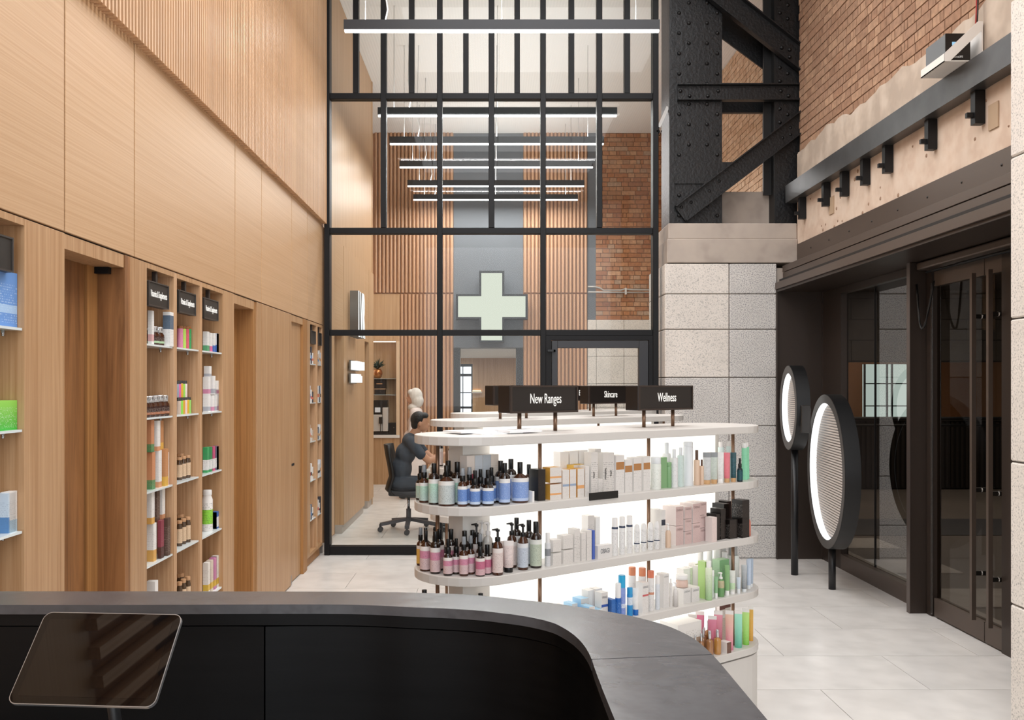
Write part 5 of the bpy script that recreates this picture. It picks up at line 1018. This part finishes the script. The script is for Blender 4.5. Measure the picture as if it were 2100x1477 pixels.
for px, c0, lk in ((1444, 'd87c98', 'pink tube with white print'), (1422, 'c85a80', 'magenta tube with dark rim')): G(D, tb_(c0, c0), px, 18, 74, lk, .12, 'tube', 'tube')
for px, lk in ((1480, 'brown framed pouch, left'), (1500, 'brown framed pouch, middle'), (1537, 'brown framed pouch, right')): bx(D, px-6, px+6, 1243, 1322, prt('d8c8c0', top='6a4038', band='e8e4e0', b0=.6, b1=.82), lk, .15, dep=.02)
# ---- products on the farther islands (slivers in view)
for isl, dx, dy, nm in ((G2, -.04, 1.47, 'middle display'), (G3, .015, 2.7, 'farthest display')):
    x0, x1 = (890, 1380) if nm[0] == 'm' else (928, 1300)
    for i in range(14):
        px = x0+(x1-x0)*i/13; s = .06
        if i < 3: G(A, amb(LPP, 'tall'), px, 13, 58, 'small amber bottle', s, dx=dx, dy=dy, isl=nm)
        elif i % 3 == 0: G(A, k_box(SKY, SKY), px, 12, 48-i, 'sky blue box', s, 'product_box', 'box', dep=.06, dx=dx, dy=dy, isl=nm)
        elif i % 3 == 1: G(A, k_box(BX, WSIDE), px, 14, 46, 'white box', s, 'product_box', 'box', dep=.06, dx=dx, dy=dy, isl=nm)
        else: G(A, k_cyl(prt('dfe4ea', ink='7090c0'), mat('3a6ac0', .4), .2), px, 9, 50, 'white bottle, blue cap', s, dx=dx, dy=dy, isl=nm)
for s, v, w_, dd, h, lk in ((.09, -.02, .2, .15, .004, 'sheet of white paper on the island top, underneath'), (.02, .03, .17, .13, .007, 'white leaflets lying near the left end of island top'), (.19, -.06, .16, .11, .009, 'stack of white leaflets below the New Ranges sign')):
    link('leaflet', MB().box(-w_/2, -dd/2, 0, w_/2, dd/2, h).mesh('leaflet', PAPER), None, (C1[0]+UX*s-UY*v, C1[1]+UY*s+UX*v, TOPS[0]+(.0045 if h > .004 and s > .1 else (.0045 if h > .005 else 0))), TH)
    tag(bpy.data.objects[-1] if 0 else C.objects[-1], label=lk, category='paper', group='papers on the island top')
# ================================================================ products in the oak shelving
def W(bay, si, kind, px, wpx, hpx, look, dep=.06, name='bottle', cat='bottle', yd=None, z=0):
    X = 1.66+dep; y = F*X/(VX-px); w_ = wpx*y/F; h = hpx*y/F
    o = place(name, kind, (-X, y, SHZ[si]+z), pi/2 if yd is None else 0, w_, yd or w_, h, look, cat, {'box': 'boxes in the oak shelving', 'bottle': 'bottles in the oak shelving', 'tube': 'tubes in the oak shelving', 'jar': 'jars in the oak shelving'}[cat], '%s shelf, %s' % (['top', 'second', 'third', 'fourth', 'fifth'][si], bay), px)
    return o
def wb(bay, si, x0, x1, h, m, look, side=None, dep=None, yd=.04, z=0):
    m2 = m; y = F*(1.66+.07)/(VX-x0); w_ = (x1-x0)*y/F*.82; dp = dep if dep is not None else .025+w_/2
    X = 1.66+dp; y = F*X/(VX-x0)*(1.0)+w_*0; # near face edge at x0
    y = F*(X+w_/2)/(VX-x0)+.0; h_ = h*y/F
    return place('product_box', k_box(m, side or m), (-X, y+yd/2, SHZ[si]+z), 0, w_, yd, h_, look, 'box', 'boxes in the oak shelving', '%s shelf, %s' % (['top', 'second', 'third', 'fourth', 'fifth'][si], bay), x0)
b1, b2, b3 = 'nearest bay of three-bay unit', 'middle bay of three-bay unit', 'farthest bay of three-bay unit'
AJ = k_jar(AMBERL, SIL, prt('3c2014', band='a9c9a0', b0=0, b1=.3, ink='d8d0c8', ink_amt=.9)); AJ2 = k_jar(AMBERL, SIL, prt('38190e', band='a86a48', b0=0, b1=.3, ink='d8d0c8', ink_amt=.9))
wb(b1, 0, 303, 313, 70, prt('ece9e6', band='d8a8a8', b0=.1, b1=.3), 'tall slim white box', yd=.03); wb(b1, 0, 330, 348, 70, prt('ece9e6', band='5a6a7c', b0=.5, b1=.9), 'white box with dark blue corner', yd=.05)
for i in range(4): W(b1, 0, AJ, 319+i*8, 24, 38, 'amber jar, silver cap, green label', .05, 'jar', 'jar')
for i in range(5): W(b1, 1, AJ2, 310+i*9, 25, 42, 'amber jar, silver cap, orange label', .045, 'jar', 'jar')
OR = prt('c98a62', band='5a8a5a', b0=0, b1=.25, ink='dda07c'); OR2 = prt('c38a5c', band='dcae4c', b0=0, b1=.25, ink='dda07c'); WH2 = prt('ece8e4', band='d89a70', b0=0, b1=.15, ink='a89890'); WHP = prt('ece8e4', band='e8c0c8', b0=0, b1=.2, ink='a89890')
for (a, b, t0, z, m, lk) in ((300, 315, 76, 0, OR, 'orange box, lower tier'), (315, 328, 76, 0, WH2, 'white box, lower tier'), (327, 337, 76, 0, OR2, 'brown and yellow box, lower tier'), (338, 353, 66, 0, WHP, 'white box with pink foot'), (301, 312, 66, .186, OR, 'orange box, upper tier'), (313, 325, 62, .186, WH2, 'white box, upper tier'), (324, 336, 60, .186, OR2, 'brown box, upper tier')): wb(b1, 2, a, b, t0, m, lk, z=z)
MAR = prt('8c3c48', band='4c3028', b0=0, b1=.3, ink='a86070'); BRN = prt('5c4438', ink='d8c8c0'); 
for (a, b, t0, z, m, lk) in ((300, 318, 78, 0, prt('ece8e4', band='dda858', b0=0, b1=.3, ink='a89890'), 'white box with yellow foot, lower tier'), (319, 328, 78, 0, MAR, 'maroon box, lower tier'), (329, 339, 77, 0, BRN, 'dark brown box, lower tier'), (339, 351, 66, 0, prt('c98f60', band='dcae4c', b0=0, b1=.3), 'tan box with yellow foot, lower tier'), (301, 313, 66, .19, prt('ece8e4', band='dda858', b0=0, b1=.2, ink='a89890'), 'white box, upper tier'), (314, 328, 66, .19, BRN, 'dark brown box, upper tier'), (329, 339, 62, .19, WH2, 'white box, upper tier, right')): wb(b1, 3, a, b, t0, m, lk, z=z)
wb(b1, 4, 300, 322, 106, prt('ece9e6', ink='b0aca8'), 'tall white carton just above the counter')
for i, c_ in enumerate(('dc8aa8', 'b4dc5c', 'd8566c', '34405c', 'c88450', '30a058')): W(b2, 0, k_tube(prt(c_, ink='f0e8e8', ink_amt=.3), mat('a0683c', .5), .12) if 0 else [('tube', pm_(('ct', c_), lambda: lath([(.48, 0), (.5, .02), (.5, .86), (.46, .88)], prt(c_, ink='f0e8e8', ink_amt=.3)))), ('cap', pm_('cct', lambda: lath([(.46, .88), (.46, 1)], mat('a0683c', .5))))], 369+i*6.3, 12, 47, {'dc8aa8': 'pink tube, wooden cap', 'b4dc5c': 'lime tube, wooden cap', 'd8566c': 'crimson tube, wooden cap', '34405c': 'navy tube, wooden cap', 'c88450': 'tan tube, wooden cap', '30a058': 'green tube, wooden cap'}[c_], .06, 'tube', 'tube')
for r_, cs in enumerate((('c8b4a4', '8fd850', 'd8a040', '9cd870', 'e8c8c4', 'd8a830'), ('e09a70', '9aa4b4', 'e070a8', '9cd860', 'ecd8d4', 'dcae3c'))):
    for i, c_ in enumerate(cs): W(b2, 1, [('tube', pm_(('st', c_), lambda: lath([(.48, 0), (.5, .02), (.5, .8), (.46, .82)], prt(c_, ink='7a6a6a', ink_amt=.3)))), ('cap', pm_('sst', lambda: lath([(.46, .82), (.46, 1)], mat('5c5a5a', .3, .6))))], 368+i*6.6, 12, 33, ('lower ' if r_ == 0 else 'upper ')+'tier, %s mini tube' % {'c8b4a4': 'beige', '8fd850': 'lime', 'd8a040': 'amber', '9cd870': 'leaf green', 'e8c8c4': 'blush', 'd8a830': 'mustard', 'e09a70': 'orange', '9aa4b4': 'slate', 'e070a8': 'hot pink', '9cd860': 'bright lime', 'ecd8d4': 'pale blush', 'dcae3c': 'yellow'}[c_], .06, 'tube', 'tube', z=.0+(.0915 if r_ else 0))
GJ = k_jar(mat('54402f', .15), mat('c79a72', .35), prt('d9bc9c', ink='6a4a34', ink_amt=.7), .12, 1.0)
for si, h in ((2, 46), (3, 52), (4, 62)):
    for px, d_ in ((368, .05), (376, .05), (385, .045), (377, .11), (392, .1)): W(b2, si, GJ, px, 11.5, h, 'glass vial, beige label', d_)
for i, (m, lk) in enumerate(((prt('e8e6e2', band='5aa070', b0=0, b1=.3), 'white box, green foot'), (prt('e8e6e2', band='d86a9a', b0=0, b1=.3), 'white box, pink foot'), (prt('e8e6e2', band='3c6ab4', b0=0, b1=.35), 'white box, blue foot'), (prt('e4e6ea', band='3c6ab4', b0=0, b1=.4), 'white box, wider blue foot'), (prt('e8e0d8', band='3c6ab4', b0=0, b1=.4), 'cream box, blue foot'), (prt('ece8e6', band='4c5c74', b0=0, b1=.3), 'white box, slate foot'))): wb(b3, 0, 416+i*6.3, 427+i*6.3, 41-(2 if i else 0), m, lk)
for i, (x0, h, z, lk) in enumerate(((416, 36, 0, 'white box, bottom tier, first'), (424, 33, 0, 'white box, bottom tier, second'), (431, 33, 0, 'white box, bottom tier, third'), (438, 34, 0, 'white box, bottom tier, fourth'), (445, 44, 0, 'white box with green foot'), (416, 36, .104, 'white box, middle tier, first'), (426, 38, .104, 'white box, middle tier, second'), (434, 28, .104, 'white box, middle tier, third'), (418, 22, .209, 'white box, top tier'))): wb(b3, 1, x0, x0+14, h, prt('efedea', band='d890b0' if i % 2 else 'b0b4bc', b0=.05, b1=.3, ink='c09aa8'), lk, z=z)
for i, (c_, lk) in enumerate((('40a060', 'green and white box'), ('308a50', 'dark green box'), ('c8507a', 'pink striped box'), ('6a6a80', 'grey-blue box'), ('d85a88', 'bright pink box'), ('e8e4dc', 'cream box'))): wb(b3, 2, 416+i*6, 427+i*6, 52-i, prt(c_, band='e8e6e4', b0=.1, b1=.5, ink='5a5a6a', ink_amt=.7), lk)
W(b3, 3, k_jar(prt('ece8e4', band='8cd040', b0=.2, b1=.6, ink='3a3a3a', ink_amt=.9), WHT, None, .12), 425, 22, 84, 'tall white canister with green print', .06, 'jar', 'jar'); W(b3, 3, k_jar(prt('d8944c', ink='e8e0d8'), WHT, None, .2), 434, 14, 50, 'small orange tub', .1, 'jar', 'jar')
wb(b3, 3, 438, 449, 34, prt('3a78c0', band='e8ecf0', b0=.1, b1=.7), 'blue and white box, front'); wb(b3, 3, 444, 455, 34, prt('2f6ab8', band='e8ecf0', b0=.1, b1=.7), 'blue and white box, behind')
for i, (c_, lk) in enumerate((('e8e0d8', 'white box with yellow spot'), ('d8c8b8', 'cream snack box'), ('c880a8', 'mauve box'), ('c09070', 'tan box'), ('e4dcd4', 'pale box at the far end'))): wb(b3, 4, 416+i*6.5, 429+i*6.5, 64, prt(c_, band='d8b040', b0=.1, b1=.3, ink='8a6a5a', ink_amt=.5), lk)
b0_ = 'far-left bay'
o = wb(b0_, 0, 0, 40, 112, prt('6a98d8', band='a8c8ec', b0=.25, b1=.4, ink='c8dcf4', ink_amt=.7), 'large blue medical box', yd=.12); 
wb(b0_, 1, -6, 42, 60, prt('3cb43c', grad='9cdc5c', ink='e8f0e0', ink_amt=.6), 'green box with white tablets print', yd=.12); wb(b0_, 2, 24, 44, 82, prt('ece9e6', band='b4ccdc', b0=0, b1=.3, ink='a0a09c'), 'white box with pale blue foot', yd=.05); wb(b0_, 2, -8, 22, 82, prt('c8d8e8', band='5a8ac0', b0=0, b1=.4, ink='5a7aa0'), 'blue and white pack', yd=.05); wb(b0_, 3, 0, 44, 24, prt('d8a078', ink='c04a3c'), 'low tan box', yd=.1)
for bn, X0, n_ in (('nearer bay of narrow unit', 637, 0), ('farther bay of narrow unit', 652, 1)):
    for si in range(5):
        for j in range(3 if n_ == 0 else 4):
            c_ = random.choice(('ece9e6', 'e4e0dc', 'd8dce4', 'e0dcd8', '5a6474', 'c8b8a8', '3c3c44')); hh = random.choice((22, 26, 30, 34))
            yy = (8.075 if n_ == 0 else 8.4)+j*.062
            look = {'ece9e6': 'white', 'e4e0dc': 'off-white', 'd8dce4': 'pale blue', 'e0dcd8': 'ivory', '5a6474': 'slate', 'c8b8a8': 'beige', '3c3c44': 'charcoal'}[c_]+' small box'
            place('product_box', k_box(prt(c_, band=random.choice(('d86a5a', '5a8ac0', '3a3a44', 'c8a078')), b0=.3, b1=.5)), (-1.70, yy, SHZ[si]), pi/2, .052, .06, hh/215, look, 'box', 'boxes in the oak shelving', '%s shelf, %s' % (['top', 'second', 'third', 'fourth', 'fifth'][si], bn), X0+j)
# ---- settle neighbours apart so that nothing stands inside anything else
def settle():
    import collections
    bays = collections.defaultdict(list)
    for o, wh, px, look in ALLP:
        isl = 'display' in wh
        if o['category'] in ('rail',) or 'standing on white boxes' in look: continue
        if isl:
            nm = wh.split(' of ')[1]; dx, dy = {'near display': (0, 0), 'middle display': (-.04, 1.47), 'farthest display': (.015, 2.7)}[nm]
            X, Y = o.location.x-C1[0]-dx, o.location.y-C1[1]-dy; a, b = X*UX+Y*UY, -X*UY+Y*UX; hx, hy = o.scale[0]/2, o.scale[1]/2; key = wh.split(', ')[1]
        else:
            a, b = o.location.x, o.location.y; hx, hy = (o.scale[0]/2, o.scale[1]/2) if abs(o.rotation_euler.z) < .1 else (o.scale[1]/2, o.scale[0]/2); key = wh; nm = None; dx = dy = 0
        bays[key].append(dict(o=o, a=a, b=b, hx=hx, hy=hy, z0=o.location.z, z1=o.location.z+o.scale[2], c=(round(px, 1), isl and 'stack' in look), isl=isl, dx=dx, dy=dy, f='front' in wh, a0=a, b0=b, wh=wh, k=1.0))
    for key, L in bays.items():
        isl = L[0]['isl']; posts = [(.24, -.14), (.847, -.14), (1.41, -.14), (-.125, .04)] if isl else []
        un = {}
        for q in L: un.setdefault(q['c'] if q['c'][1] else id(q), []).append(q)
        U = []
        for m in un.values():
            z0, z1 = min(q['z0'] for q in m), max(q['z1'] for q in m); U.append(dict(m=m, a=m[0]['a'], b=m[0]['b'], hx=max(q['hx'] for q in m), hy=max(q['hy'] for q in m), z0=z0, z1=z1, f=m[0]['f'], k=1.0, wh=m[0]['wh']))
        for it in range(160):
            any_ = False
            for i in range(len(U)):
                p = U[i]
                for j in range(i+1, len(U)):
                    q = U[j]
                    if min(p['z1'], q['z1'])-max(p['z0'], q['z0']) < .002: continue
                    ox = (p['hx']*p['k']+q['hx']*q['k'])+.0008-abs(p['a']-q['a']); oy = (p['hy']*p['k']+q['hy']*q['k'])+.0008-abs(p['b']-q['b'])
                    if ox > 0 and oy > 0:
                        any_ = True; wp_, wq = (.5, .5) if p['f'] == q['f'] else ((.15, .85) if p['f'] else (.85, .15))
                        if ox < oy*.7 or (not isl and ox < oy): s = 1 if p['a'] < q['a'] else -1; p['a'] -= s*ox*wp_; q['a'] += s*ox*wq
                        else: s = 1 if p['b'] < q['b'] else -1; p['b'] -= s*oy*wp_; q['b'] += s*oy*wq
            for p in U:
                if isl:
                    for x, y in posts:
                        ox = p['hx']*p['k']+.009-abs(p['a']-x); oy = p['hy']*p['k']+.009-abs(p['b']-y)
                        if ox > 0 and oy > 0:
                            any_ = True
                            if p['f'] and ox > oy: p['b'] -= oy if p['b'] < y else -oy
                            else: p['a'] += ox if p['a'] > x else -ox
                    h = p['hy']*p['k']
                    if -.067-p['hx'] < p['a'] < LEN+p['hx'] and p['b'] > -.052-h and p['b'] < .2: p['b'] = -.052-h
                    # stay on the board
                    t = max(0, min(LEN, p['a'])); dx_, dy_ = p['a']-t, p['b']; d = edge_d(p['a'], p['b']); R_ = RG-.004-min(p['hx'], p['hy'])*p['k']*(1 if p['hx'] < .04 else .9)
                    if d > R_ and d > 1e-6: p['a'] = t+dx_*R_/d; p['b'] = dy_*R_/d; any_ = any_ or d-R_ > .002
                else:
                    oy0, oy1 = OPENS[[i_ for i_, s_ in enumerate(('far-left', 'nearest bay', 'middle bay', 'farthest bay', 'nearer bay', 'farther bay')) if s_ in p['wh']][0]]
                    hb, ha = p['hy']*p['k'], p['hx']*p['k']
                    p['b'] = max(oy0+hb+.001, min(oy1-hb-.001, p['b'])); p['a'] = max(-1.866+ha, min(XL-.002-ha, p['a']))
                if any_ and it % 20 == 19: p['k'] = max(.72, p['k']*.985)
            if not any_: break
        for p in U:
            for q in p['m']:
                o = q['o']
                if isl: o.location.x = C1[0]+q['dx']+p['a']*UX-p['b']*UY; o.location.y = C1[1]+q['dy']+p['a']*UY+p['b']*UX
                else: o.location.x = p['a']; o.location.y = p['b']
                o.scale = (o.scale[0]*p['k'], o.scale[1]*p['k'], o.scale[2])
OPENS = [(2.2, DL(50)), (DL(301.5), DL(357)), (DL(363), DL(410)), (DL(415), DL(457)), (DL(636), DL(649)), (DL(651.5), YG-.06)]
settle()
# ---- finish the labels: the look first, then the place in its row
ORD = 'first second third fourth fifth sixth seventh eighth ninth tenth eleventh twelfth thirteenth fourteenth fifteenth sixteenth seventeenth eighteenth nineteenth twentieth'.split()
def ordn(n): return ORD[n] if n < 20 else {20: 'twenty', 30: 'thirty', 40: 'forty'}[(n+1)//10*10]+'-'+ORD[(n+1) % 10-1] if (n+1) % 10 else {30: 'thirtieth', 40: 'fortieth'}.get(n+1, 'last')
rows = {}
for q in ALLP: rows.setdefault(q[1], []).append(q)
for wh, L in rows.items():
    L.sort(key=lambda q: q[2]); n = len(L)
    for i, (o, _, px, look) in enumerate(L):
        pos = ordn(i)+' from left' if i < n/2 else (ordn(n-1-i)+' from right' if i < n-1 else 'rightmost')
        if i == 0: pos = 'leftmost'
        pos = pos.replace('first from right', 'rightmost'); lb = (look+', '+pos+', '+wh)
        ws = lb.split()
        if len(ws) > 16: lb = lb.replace('three-bay unit', 'three').replace(' of near display', ' near display'); ws = lb.split()
        if len(ws) > 16: lb = lb.replace(' with', ',').replace('bay near', 'bay,'); ws = lb.split()
        o['label'] = ' '.join(ws[:16])
# ================================================================ people and office chair behind the glass
def body(nm, blobs, m, parent, vox=.012, smooth=3):
    """tapered limbs (p, q, r0, r1) and ellipsoids (c, (rx, ry, rz)) fused into one continuous surface"""
    mb = MB()
    for b in blobs:
        if len(b) == 4:
            p, q, r0, r1 = b; p, q = Vector(p), Vector(q); d = (q-p).normalized(); pts = [p-d*r0*.86, p-d*r0*.5, p, (p+q)/2, q, q+d*r1*.5, q+d*r1*.86]
            mb.tube(pts, [r0*.5, r0*.87, r0, (r0+r1)/2, r1, r1*.87, r1*.5], 12)
        else:
            c, r = b; k = 12; vs = []; 
            for j in range(1, 9):
                a = pi*j/9; vs += [(c[0]+r[0]*sin(a)*cos(2*pi*i/k), c[1]+r[1]*sin(a)*sin(2*pi*i/k), c[2]+r[2]*cos(a)) for i in range(k)]
            n = len(vs); vs += [(c[0], c[1], c[2]+r[2]), (c[0], c[1], c[2]-r[2])]
            mb.add(vs, [(j*k+i, j*k+(i+1) % k, (j+1)*k+(i+1) % k, (j+1)*k+i) for j in range(7) for i in range(k)]+[(n, (i+1) % k, i) for i in range(k)]+[(n+1, 7*k+i, 7*k+(i+1) % k) for i in range(k)], 0, True)
    o = mb.build(nm, m, parent); bmx = bmesh.new(); bmx.from_mesh(o.data); bmesh.ops.recalc_face_normals(bmx, faces=bmx.faces); bmx.to_mesh(o.data); bmx.free()
    r = o.modifiers.new('r', 'REMESH'); r.mode = 'VOXEL'; r.voxel_size = vox; r.use_smooth_shade = True
    s = o.modifiers.new('s', 'SMOOTH'); s.iterations = smooth; s.factor = .5
    bpy.context.view_layer.update(); me = bpy.data.meshes.new_from_object(o.evaluated_get(bpy.context.evaluated_depsgraph_get())); o.modifiers.clear(); o.data = me; me.polygons.foreach_set('use_smooth', [True]*len(me.polygons)); return o
SKIN = mat('c08e72', .5, name='skin'); SCRUB = mat('3c434e', .8, name='navy_scrubs', noise=.1, nscale=12); HAIR = mat('1b1513', .6, name='dark_hair', bump=.6, nscale=70)
YC_ = 10.1; cx0, cz0 = WX(838, YC_), 0
ch = empty('office_chair', (cx0, YC_, 0), label='black high-backed office chair on castors behind the glass', category='chair')
CB = mat('101012', .55, name='chair_mesh'); CG = mat('46444a', .45, name='chair_base')
def cxy(px, py): return (WX(px, YC_)-cx0, WZ(py, YC_))
bk = MB(); prof = [(787, 911, .19), (790, 930, .22), (795, 955, .235), (798, 975, .235), (793, 990, .235), (790, 1002, .23), (800, 1013, .22)]
vs = []; n_ = 9
for px, py, hw_ in prof:
    x, z = cxy(px, py)
    for i in range(n_):
        t_ = -1+2*i/(n_-1); vs.append((x+.05*(t_*t_)*1.2, t_*hw_, z))
k_ = len(vs); vs += [(x+.03, y, z) for x, y, z in vs]
fs = [(j*n_+i, j*n_+i+1, (j+1)*n_+i+1, (j+1)*n_+i) for j in range(6) for i in range(n_-1)]; fs += [tuple(k_+q for q in f[::-1]) for f in fs]
ring_ = list(range(n_))+[j*n_+n_-1 for j in range(1, 7)]+[6*n_+i for i in range(n_-2, -1, -1)]+[j*n_ for j in range(5, 0, -1)]
fs += [(ring_[i], k_+ring_[i], k_+ring_[(i+1) % len(ring_)], ring_[(i+1) % len(ring_)]) for i in range(len(ring_))]
bk.add(vs, fs, 0, True); bk.build('backrest', CB, ch)
sx, sz = cxy(800, 1004); bevel(MB().prism([(sx, -.2), (sx+.2, -.25), (sx+.5, -.24), (sx+.55, -.15), (sx+.55, .15), (sx+.5, .24), (sx+.2, .25), (sx, .2)][::1], sz-.055, sz+.0).build('seat', mat('2a2b30', .7), ch), .02, 2)
MB().tube([(0, 0, .1), (0, 0, .25)], .028, 12).build('column', CG, ch); MB().tube([(0, 0, .25), (0, 0, sz-.07)], .016, 12).build('gas_lift', mat('9a9a9e', .2, .9), ch)
MB().box(-.08, -.06, sz-.09, .14, .06, sz-.055).box(-.1, -.1, sz-.085, -.02, -.06, sz-.07).build('mechanism', mat('1a1a1c', .5), ch)
for i in range(5):
    a = radians(200+i*72); ex, ey = .33*cos(a), .33*sin(a)
    MB().bar((0, 0, .135), (ex, ey, .085), .05, .035).build('base_arm', CG, ch)
    MB().tube([(ex, ey-.012, .03), (ex, ey-.028, .03)], .03, 12).tube([(ex, ey+.012, .03), (ex, ey+.028, .03)], .03, 12).box(ex-.012, ey-.014, .03, ex+.012, ey+.014, .09).build('castor', mat('38373a', .5), ch)
# seated man in navy scrubs, leaning over a desk to the right
mn = empty('person', (cx0+.08, YC_, 0), label='seated person with short dark hair in navy scrubs, bent over a desk', category='person', group='people behind the glazed partition')
def mp(px, py, dy=0): return (WX(px, YC_)-cx0-.08, dy, WZ(py, YC_))
hd = mp(862, 866)
B_ = [(hd, (.088, .075, .112)), ((hd[0]+.035, 0, hd[2]-.055), (.06, .055, .055)), ((hd[0]+.098, 0, hd[2]-.035), (.02, .014, .022)), ((hd[0]+.085, 0, hd[2]-.075), (.016, .024, .01)), ((hd[0]+.0, -.078, hd[2]-.02), (.018, .012, .028)), ((hd[0]+.0, .078, hd[2]-.02), (.018, .012, .028)),
      ((hd[0]-.02, 0, hd[2]-.06), mp(846, 895), .052, .058), (mp(862, 925, -.19), mp(882, 943, -.17), .046, .04), (mp(882, 943, -.17), mp(915, 930, -.12), .038, .026), (mp(862, 925, .19), mp(884, 943, .17), .046, .04), (mp(884, 943, .17), mp(915, 932, .12), .038, .026)]
for s in (-1, 1):
    w_ = mp(915, 930, s*.12); B_.append(((w_[0]+.04, w_[1], w_[2]), (.045, .035, .016)))
    for k, (oy, L__) in enumerate(((-.03, .05), (-.01, .062), (.01, .058), (.028, .045))):
        p = (w_[0]+.075, w_[1]+oy, w_[2]); B_.append((p, (p[0]+L__*.6, p[1], p[2]-.002), .009, .008)); B_.append(((p[0]+L__*.6, p[1], p[2]-.002), (p[0]+L__, p[1], p[2]-.018), .008, .007))
    B_.append(((w_[0]+.02, w_[1]-s*.03, w_[2]), (w_[0]+.065, w_[1]-s*.055, w_[2]-.01), .011, .009))
body('body', B_, SKIN, mn, .008)
sh = [(mp(842, 905), (.1, .16, .1)), (mp(832, 930), (.12, .17, .13)), (mp(824, 960), (.12, .165, .15)), (mp(824, 990), (.14, .17, .12)), (mp(846, 897), mp(838, 915), .07, .09)]
for s in (-1, 1): sh += [(mp(846, 905, s*.16), mp(866, 930, s*.195), .068, .06), (mp(840, 905, s*.02), mp(846, 905, s*.16), .085, .068)]
body('scrub_top', sh, SCRUB, mn, .012)
tr = [(mp(822, 992), (.14, .17, .1))]
for s in (-1, 1): tr += [(mp(826, 992, s*.09), mp(898, 990, s*.12), .088, .065), (mp(898, 990, s*.12), mp(904, 1068, s*.13), .06, .045)]
body('trousers', tr, SCRUB, mn, .014)
for s in (-1, 1): body('shoe', [((mp(904, 1080, s*.13)[0], s*.13, .05), (mp(904, 1080)[0]+.15, s*.14, .04), .045, .035)], BLK, mn, .01)
body('hair', [((hd[0]-.022, 0, hd[2]+.03), (.095, .084, .098)), ((hd[0]-.05, 0, hd[2]-.02), (.06, .075, .075)), ((hd[0]+.04, 0, hd[2]+.075), (.055, .06, .04))], HAIR, mn, .008, 1)
dk = empty('desk', (WX(905, YC_), YC_, 0), label='pale desk under the seated person, mostly behind the display island', category='desk')
MB().box(-.14, -.45, .7, 1.25, .45, .735).build('desk_top', WHITE, dk); MB().box(1.2, -.42, 0, 1.24, .42, .7).box(.25, .38, .1, 1.2, .41, .7).build('desk_panel', WHITE, dk)
t = empty('desk_paper', (WX(900, YC_), YC_-.1, .7355), label='white papers on the desk in front of the seated person', category='paper'); t.location.x += .1
MB().box(-.1, -.12, 0, .18, .12, .004).build('paper', PAPER, t)
# woman in pale headscarf
YW = 13.0
wm = empty('person', (WX(848, YW), YW, 0), label='standing person in a pale headscarf and blush robe facing left', category='person', group='people behind the glazed partition')
def wp(px, py, dy=0): return (WX(px, YW)-WX(848, YW), dy, WZ(py, YW))
h = wp(849, 815)
body('body', [((h[0]-.005, 0, h[2]), (.085, .075, .11)), ((h[0]-.06, 0, h[2]-.04), (.045, .05, .06)), ((h[0]-.1, 0, h[2]-.01), (.018, .013, .02)), ((h[0]-.085, 0, h[2]-.055), (.014, .022, .009)), (h, (h[0]+.03, 0, 1.35), .05, .055),
    (wp(846, 890, -.2), wp(838, 905, -.18), .04, .03), ((wp(838, 905, -.18)), wp(832, 908, -.17), .026, .018), (wp(846, 890, .2), wp(838, 905, .18), .04, .03), (wp(838, 905, .18), wp(832, 908, .17), .026, .018)]+[(wp(832, 908, s*.17), (wp(825, 909+j)[0], s*(.15+j*.012), wp(825, 910+j*.6)[2]), .009, .007) for s in (-1, 1) for j in range(4)]+[(wp(835, 907, s*.16), (wp(830, 903)[0], s*.14, wp(830, 904)[2]), .01, .008) for s in (-1, 1)], SKIN, wm, .008)
body('headscarf', [((h[0]+.025, 0, h[2]+.02), (.105, .098, .125)), ((h[0]+.05, 0, h[2]-.05), (.095, .105, .11)), ((h[0]-.045, 0, h[2]+.075), (.05, .07, .045)), ((h[0]-.01, 0, h[2]-.15), (.085, .1, .06))], mat('d9d2ca', .8, name='scarf', noise=.05, nscale=8), wm, .01)
ROBE = mat('dfd0ca', .8, name='blush_robe', noise=.06, nscale=6)
body('robe', [(wp(853, 845), (.1, .19, .08)), (wp(852, 870), (.12, .19, .17)), (wp(850, 905), (.13, .18, .22)), (wp(848, 900), wp(846, 960), .16, .2), (wp(846, 960), (wp(846, 975)[0], 0, .16), .2, .22),
    (wp(852, 845, -.14), wp(848, 888, -.21), .07, .065), (wp(852, 845, .14), wp(848, 888, .21), .07, .065)], ROBE, wm, .014)
for s in (-1, 1): body('shoe', [((0, s*.08, .04), (-.17, s*.09, .035), .04, .03)], BLK, wm, .01)
